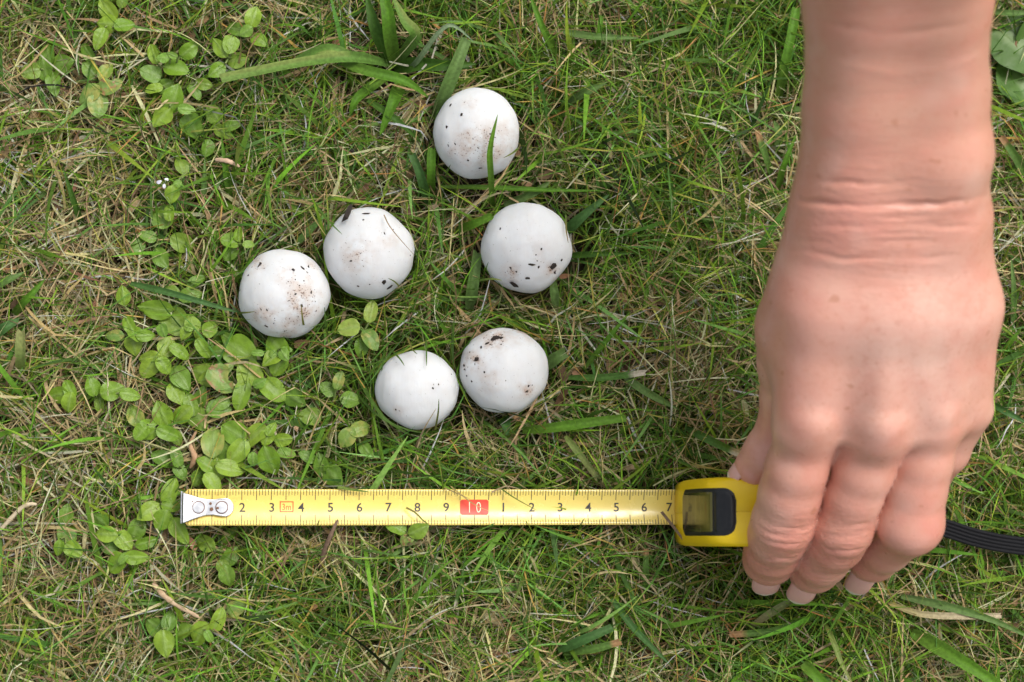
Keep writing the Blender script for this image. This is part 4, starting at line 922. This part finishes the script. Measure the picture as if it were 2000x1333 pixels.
    for ln, wp, dp, sf in [
        ([(1535, 384), (1580, 394), (1640, 402), (1750, 401), (1840, 398), (1895, 392), (1940, 380)], 5, .11, .025),
        ([(1580, 352), (1640, 358), (1740, 360), (1800, 352)], 4.5, .06, .02),
        ([(1530, 486), (1580, 492), (1640, 505), (1760, 506), (1880, 500)], 4, .045, .015),
        ([(1540, 466), (1620, 476), (1700, 474), (1860, 470)], 3.5, .022, .0), ([(1560, 440), (1660, 444), (1760, 440), (1930, 444)], 4, .03, .01),
        ([(1540, 452), (1700, 458), (1850, 454)], 3, .018, 0), ([(1550, 520), (1640, 526), (1800, 522)], 3, .015, 0), ([(1600, 418), (1700, 424), (1900, 418)], 4, .025, 0),
        ([(1585, 30), (1640, 52), (1720, 66), (1800, 64), (1870, 50), (1940, 28)], 8, .022, .01), ([(1580, 100), (1650, 128), (1740, 145), (1830, 140), (1930, 105)], 7, -.015, 0)]:
        disp += crease(ln, wp, dp, sf) * on * hand_m
    for ln, wp, dp in [  # finger joint folds
        ([(1475, 1022), (1500, 1040), (1540, 1052), (1590, 1046)], 3.5, .035), ([(1478, 1010), (1505, 1026), (1545, 1036), (1592, 1030)], 3, .03), ([(1468, 1038), (1495, 1056), (1535, 1064), (1580, 1060)], 3, .025),
        ([(1462, 1080), (1500, 1094), (1560, 1092)], 3, .022), ([(1460, 1092), (1500, 1106), (1555, 1104)], 3, .022), ([(1460, 1104), (1500, 1117), (1550, 1114)], 3, .016),
        ([(1592, 1040), (1625, 1048), (1665, 1046), (1705, 1036)], 3.5, .035), ([(1596, 1026), (1640, 1030), (1705, 1020)], 3, .018), ([(1596, 1062), (1620, 1076), (1660, 1080), (1700, 1066)], 3.5, .035),
        ([(1700, 1070), (1760, 1082), (1830, 1074)], 3.5, .02), ([(1560, 1112), (1600, 1126), (1655, 1122)], 3, .02)]:
        disp += crease(ln, wp, dp * 1.3, dp * .3) * np.clip(on + .4, 0, 1)
    # tendons and small veins over the back of the hand
    for (ax, ay, bx, by, wpx, hgt) in [(1735, 560, 1716, 820, 17, .07), (1700, 560, 1590, 815, 18, .05), (1775, 560, 1815, 800, 15, .06), (1815, 560, 1885, 790, 15, .045), (1690, 690, 1660, 780, 22, -.03), (1770, 700, 1768, 800, 18, -.05), (1850, 690, 1858, 790, 14, -.05)]:
        t = np.clip(((qx - ax) * (bx - ax) + (qy - ay) * (by - ay)) / ((bx - ax) ** 2 + (by - ay) ** 2), 0, 1)
        d = np.hypot(qx - ax - t * (bx - ax), qy - ay - t * (by - ay)); disp += .45 * hgt * np.exp(-(d / (wpx * 1.2)) ** 2) * on * np.clip(t * 1.4, 0, 1) ** 1.5
    co2 = co + no * disp[:, None]
    me2.vertices.foreach_set('co', (co2 * CM).astype(np.float32).ravel()); me2.update()
    g_ = lambda x, y, r: np.exp(-((qx - x) ** 2 + (qy - y) ** 2) / (2 * r * r))
    red = .24 + .62 * np.clip((qy - 850) / 250, 0, 1)
    for x, y, r, a in [(1790, 1030, 45, .45), (1710, 870, 30, .35), (1570, 870, 35, .25), (1530, 1060, 40, .2), (1640, 1110, 40, .35), (1500, 1090, 40, .25), (1620, 480, 80, .5), (1780, 480, 90, .38), (1650, 350, 60, .28), (1550, 600, 70, .42), (1600, 740, 50, .3), (1850, 740, 40, .25), (1770, 870, 30, .3), (1745, 60, 90, .2), (1830, 870, 30, .15), (1530, 840, 40, .2)]: red = red + a * g_(x, y, r)
    pale = .42 * g_(1745, 660, 110) + .25 * g_(1850, 620, 80) + .22 * g_(1592, 826, 36) + .22 * g_(1730, 832, 36) + .2 * g_(1835, 806, 32)  # highlights on hand back and knuckles painted into skin colour, plus mild knuckle blanching
    tan = np.clip((430 - qy) / 200, 0, 1) * .75
    wr = np.clip(g_(1720, 450, 85) * .75 + .22 * g_(1720, 340, 90) + g_(1530, 1045, 45) + g_(1645, 1060, 45) + .7 * g_(1510, 1100, 40) + .5 * g_(1600, 1120, 40), 0, 1)
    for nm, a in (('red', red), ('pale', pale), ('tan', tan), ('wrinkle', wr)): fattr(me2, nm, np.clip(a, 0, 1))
    me2.polygons.foreach_set('use_smooth', [True] * len(me2.polygons))
    return me2, fing
def skin_mat():
    g = NT('skin'); o = g.obj()
    mot = g.noise(o, 70, 4, .6); fine = g.noise(o, 420, 3, .6)
    c = g.mix(g.ramp(mot, .3, .7), (.60, .30, .21), (.655, .365, .27))
    c = g.mix(g.attr('tan'), c, (.55, .295, .20))
    c = g.mix(g.math('MULTIPLY', g.attr('red'), g.ramp(mot, .05, .75), clamp=True), c, (.53, .19, .145))
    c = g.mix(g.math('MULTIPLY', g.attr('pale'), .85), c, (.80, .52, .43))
    c = g.mix(g.math('MULTIPLY', g.ramp(g.noise(o, 42, 5, .7), .42, .62), .62), c, (.60, .25, .18)); c = g.mix(g.math('MULTIPLY', g.ramp(fine, .52, .72), .40), c, (.52, .22, .14)); c = g.mix(g.math('MULTIPLY', g.ramp(g.noise(o, 45, 2), .52, .7), .28), c, (.72, .50, .40))
    fr_ = g.noise(o, 190, 1); c = g.mix(g.math('MULTIPLY', g.ramp(fr_, .735, .77), .5), c, (.42, .17, .09))
    st = g.n('ShaderNodeMapping', {'Vector': o, 'Scale': (.16, 1.0, .9)}).outputs[0]
    wrk = g.noise(st, 620, 3, .6); pores = g.n('ShaderNodeTexVoronoi', {'Vector': o, 'Scale': 1500.0}).outputs[0]
    h = g.math('ADD', g.math('MULTIPLY', g.math('MULTIPLY', wrk, g.math('ADD', g.attr('wrinkle'), .10)), 2.2), g.math('MULTIPLY', pores, .10))
    h = g.math('ADD', h, g.math('MULTIPLY', g.noise(o, 800, 3), .18))
    p = principled(g, Base_Color=c, Roughness=g.ramp(g.noise(o, 300, 3), -.45, 2.3), Specular_IOR_Level=.5, Subsurface_Weight=.08, Subsurface_Scale=.004, Subsurface_Radius=(1.0, .35, .2), Normal=g.bump(h, .48, .0006))
    return g.done(p)
hm, FING = hand()
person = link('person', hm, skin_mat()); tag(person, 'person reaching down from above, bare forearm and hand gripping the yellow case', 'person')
def nail_mat():
    g = NT('fingernail'); t = g.attr('tip'); c = g.mix(g.ramp(t, .80, .88), (.66, .37, .31), (.70, .62, .48))
    return g.done(principled(g, Base_Color=c, Roughness=.3, Specular_IOR_Level=.5, Subsurface_Weight=.1, Subsurface_Scale=.002))
M_NAIL = nail_mat()
def nail(tipkey, wid, length, nd, fwdoff, out, tilt=0.0):
    (a, ra), (b, rb) = FING[tipkey][-2:]
    ax = Vector(b - a).normalized(); nrm = Vector(nd).normalized(); nrm = (nrm - ax * nrm.dot(ax)).normalized(); ax = (ax + nrm * tilt).normalized(); nrm = (nrm - ax * nrm.dot(ax)).normalized(); sd_ = ax.cross(nrm)
    base = Vector(b) + ax * (fwdoff - length * .6) ; V, F, tp = [], [], []; nu, nv = 12, 10; r = wid * .62
    for i in range(nu + 1):
        t = i / nu; rad = out + .02 - .25 * (t - .35) ** 2 * length
        hw = wid / 2 * (1 if .12 < t < .5 else (math.sqrt(max(0, 1 - ((.12 - t) / .22) ** 2)) if t <= .12 else math.sqrt(max(0.0, 1 - ((t - .5) / .502) ** 2.6))))
        for j in range(nv + 1):
            v = (j / nv * 2 - 1); x = v * hw; drop = r - math.sqrt(max(0, r * r - x * x * .9))
            V.append(tuple((base + ax * (t * length) + sd_ * x + nrm * (rad - drop * .85)) * CM)); tp.append(t)
    n1 = len(V); V += [tuple(Vector(q) - nrm * .0006) for q in V[:]]; tp += tp[:]
    for i in range(nu):
        for j in range(nv):
            p = i * (nv + 1) + j; F.append((p, p + 1, p + nv + 2, p + nv + 1)); q = p + n1; F.append((q, q + nv + 1, q + nv + 2, q + 1))
    for j in range(nv): p = nu * (nv + 1) + j; F.append((p, p + 1, p + 1 + n1, p + n1)); F.append((j, j + n1, j + 1 + n1, j + 1))
    for i in range(nu):
        p = i * (nv + 1); F.append((p, p + nv + 1, p + nv + 1 + n1, p + n1)); p += nv; F.append((p, p + n1, p + nv + 1 + n1, p + nv + 1))
    me = mesh('fingernail', V, F); bm = bmesh.new(); bm.from_mesh(me); bmesh.ops.recalc_face_normals(bm, faces=bm.faces); bm.to_mesh(me); bm.free()
    fattr(me, 'tip', tp); return link('fingernail', me, M_NAIL, person)
nail('index', .98, 1.3, (-.1, -1, .45), .84, .64, .30)
nail('middle', .96, 1.3, (-.35, -1, .45), .84, .64, .30)
nail('ring', .90, 1.3, (-.45, -1, .5), .90, .58, .34)
nail('thumb', .74, .9, (-.6, .5, .6), .52, .60)

# ------------------------------------------------------------------ litter
M_TWIG = simple('twig_bark', (.13, .075, .045), .8, col2=(.22, .14, .09), scale=500, bumpd=.0004)
M_DRY = simple('dry_leaf', (.36, .20, .10), .7, col2=(.46, .30, .17), scale=500)
def px0(pts): return pts[0][0]
def stick(name, pts, rpx, mat, lab, cat):
    P = [at(*p) for p in pts]; V, F = [], []; L = len(P) - 1; n = 16; m_ = 8
    for q in range(n + 1):
        u = q / n * L; i = min(int(u), L - 1); f = u - i; p0 = P[max(i - 1, 0)]; p1 = P[i]; p2 = P[i + 1]; p3 = P[min(i + 2, L)]
        c = .5 * ((2 * p1) + (p2 - p0) * f + (2 * p0 - 5 * p1 + 4 * p2 - p3) * f * f + (3 * p1 - p0 - 3 * p2 + p3) * f ** 3)
        rr = (rpx[i] * (1 - f) + rpx[i + 1] * f) / 56 * (1 + .12 * math.sin(q * 2.1 + px0(pts))) * (.35 if q in (0, n) else 1)
        d = (p2 - p1).normalized(); s = d.cross(Vector((0, 0, 1))).normalized(); w2 = s.cross(d)
        for k in range(m_):
            an = 2 * math.pi * k / m_; V.append(tuple((c + s * (rr * math.cos(an)) + w2 * (rr * .55 * math.sin(an) + (.35 * rr if k == 6 else 0))) * CM))
    for q in range(n):
        for k in range(m_): F.append((q * m_ + k, q * m_ + (k + 1) % m_, (q + 1) * m_ + (k + 1) % m_, (q + 1) * m_ + k))
    F.append(tuple(range(m_))); F.append(tuple(range(n * m_, n * m_ + m_))[::-1])
    tag(link(name, mesh(name, V, F), mat), lab, cat)
stick('twig', [(626, 1108, -.3), (634, 1075, .3), (646, 1045, .75), (660, 1015, 1.0)], [5, 4.5, 4, 2.5], M_TWIG, 'short brown twig propped on the lower edge of the tape', 'twig')
stick('twig', [(372, 915, -.4), (380, 893, -.1), (372, 868, -.2), (384, 842, .0)], [4, 6, 4, 2], M_DRY, 'crumpled brown dead stalk in the weeds above the hook', 'twig')
stick('straw_stem', [(298, 1140, .0), (330, 1172, .3), (390, 1207, .2)], [4.5, 5.5, 3], simple('straw', (.46, .33, .20), .6, col2=(.34, .22, .12), scale=700, bumpd=.0004), 'thick tan straw stem low in the left half', 'straw')
stick('straw_stem', [(420, 312, .0), (445, 315, .2), (468, 326, .0)], [3.5, 5, 3], simple('straw_pink', (.52, .36, .24), .6, col2=(.4, .27, .17), scale=700), 'short pinkish straw piece left of the dark soil lump', 'straw')
stick('straw_stem', [(0, 1036, .0), (45, 990, .2), (72, 985, .2)], [4, 4.5, 3], simple('straw_pale', (.50, .41, .27), .6, col2=(.4, .32, .2), scale=700), 'bent pale straw stem at the lower left edge', 'straw')
def lump(name, px, py, z, s, mat, lab, cat, seed, flat=.6):
    me = crumb_mesh(seed).copy(); me.materials.clear(); o = link(name, me, mat, None, at(px, py, z) * CM); o.scale = (s / 56 * CM, s / 56 * CM * .8, s / 56 * CM * flat); tag(o, lab, cat)
lump('soil_lump', 690, 298, -.25, 24, M_CRUMB, 'black soil lump in the grass left of the farthest mushroom', 'soil lump', 40)
lump('soil_lump', 777, 372, -.35, 16, M_CRUMB, 'small black soil lump above the scrap-rimmed mushroom', 'soil lump', 41)
lump('dry_leaf', 578, 838, -.15, 15, M_DRY, 'small orange-brown dry leaf scrap right of the bright weed', 'dry leaf', 42, .3)
# black bark scrap leaning on the rim of one mushroom
V = [at(*p) for p in ((667, 434, 1.05), (672, 420, 1.15), (679, 404, .9), (686, 398, .75), (689, 404, .8), (684, 418, 1.15), (679, 428, 1.3))]
V2 = [v - Vector((0, 0, .06)) for v in V]; n = len(V)
F = [tuple(range(n)), tuple(range(2 * n - 1, n - 1, -1))] + [(i, n + i, n + (i + 1) % n, (i + 1) % n) for i in range(n)]
tag(link('bark_scrap', mesh('bark_scrap', [v * CM for v in V + V2], F, False), M_CRUMB), 'black bark scrap leaning on a mushroom rim', 'bark')
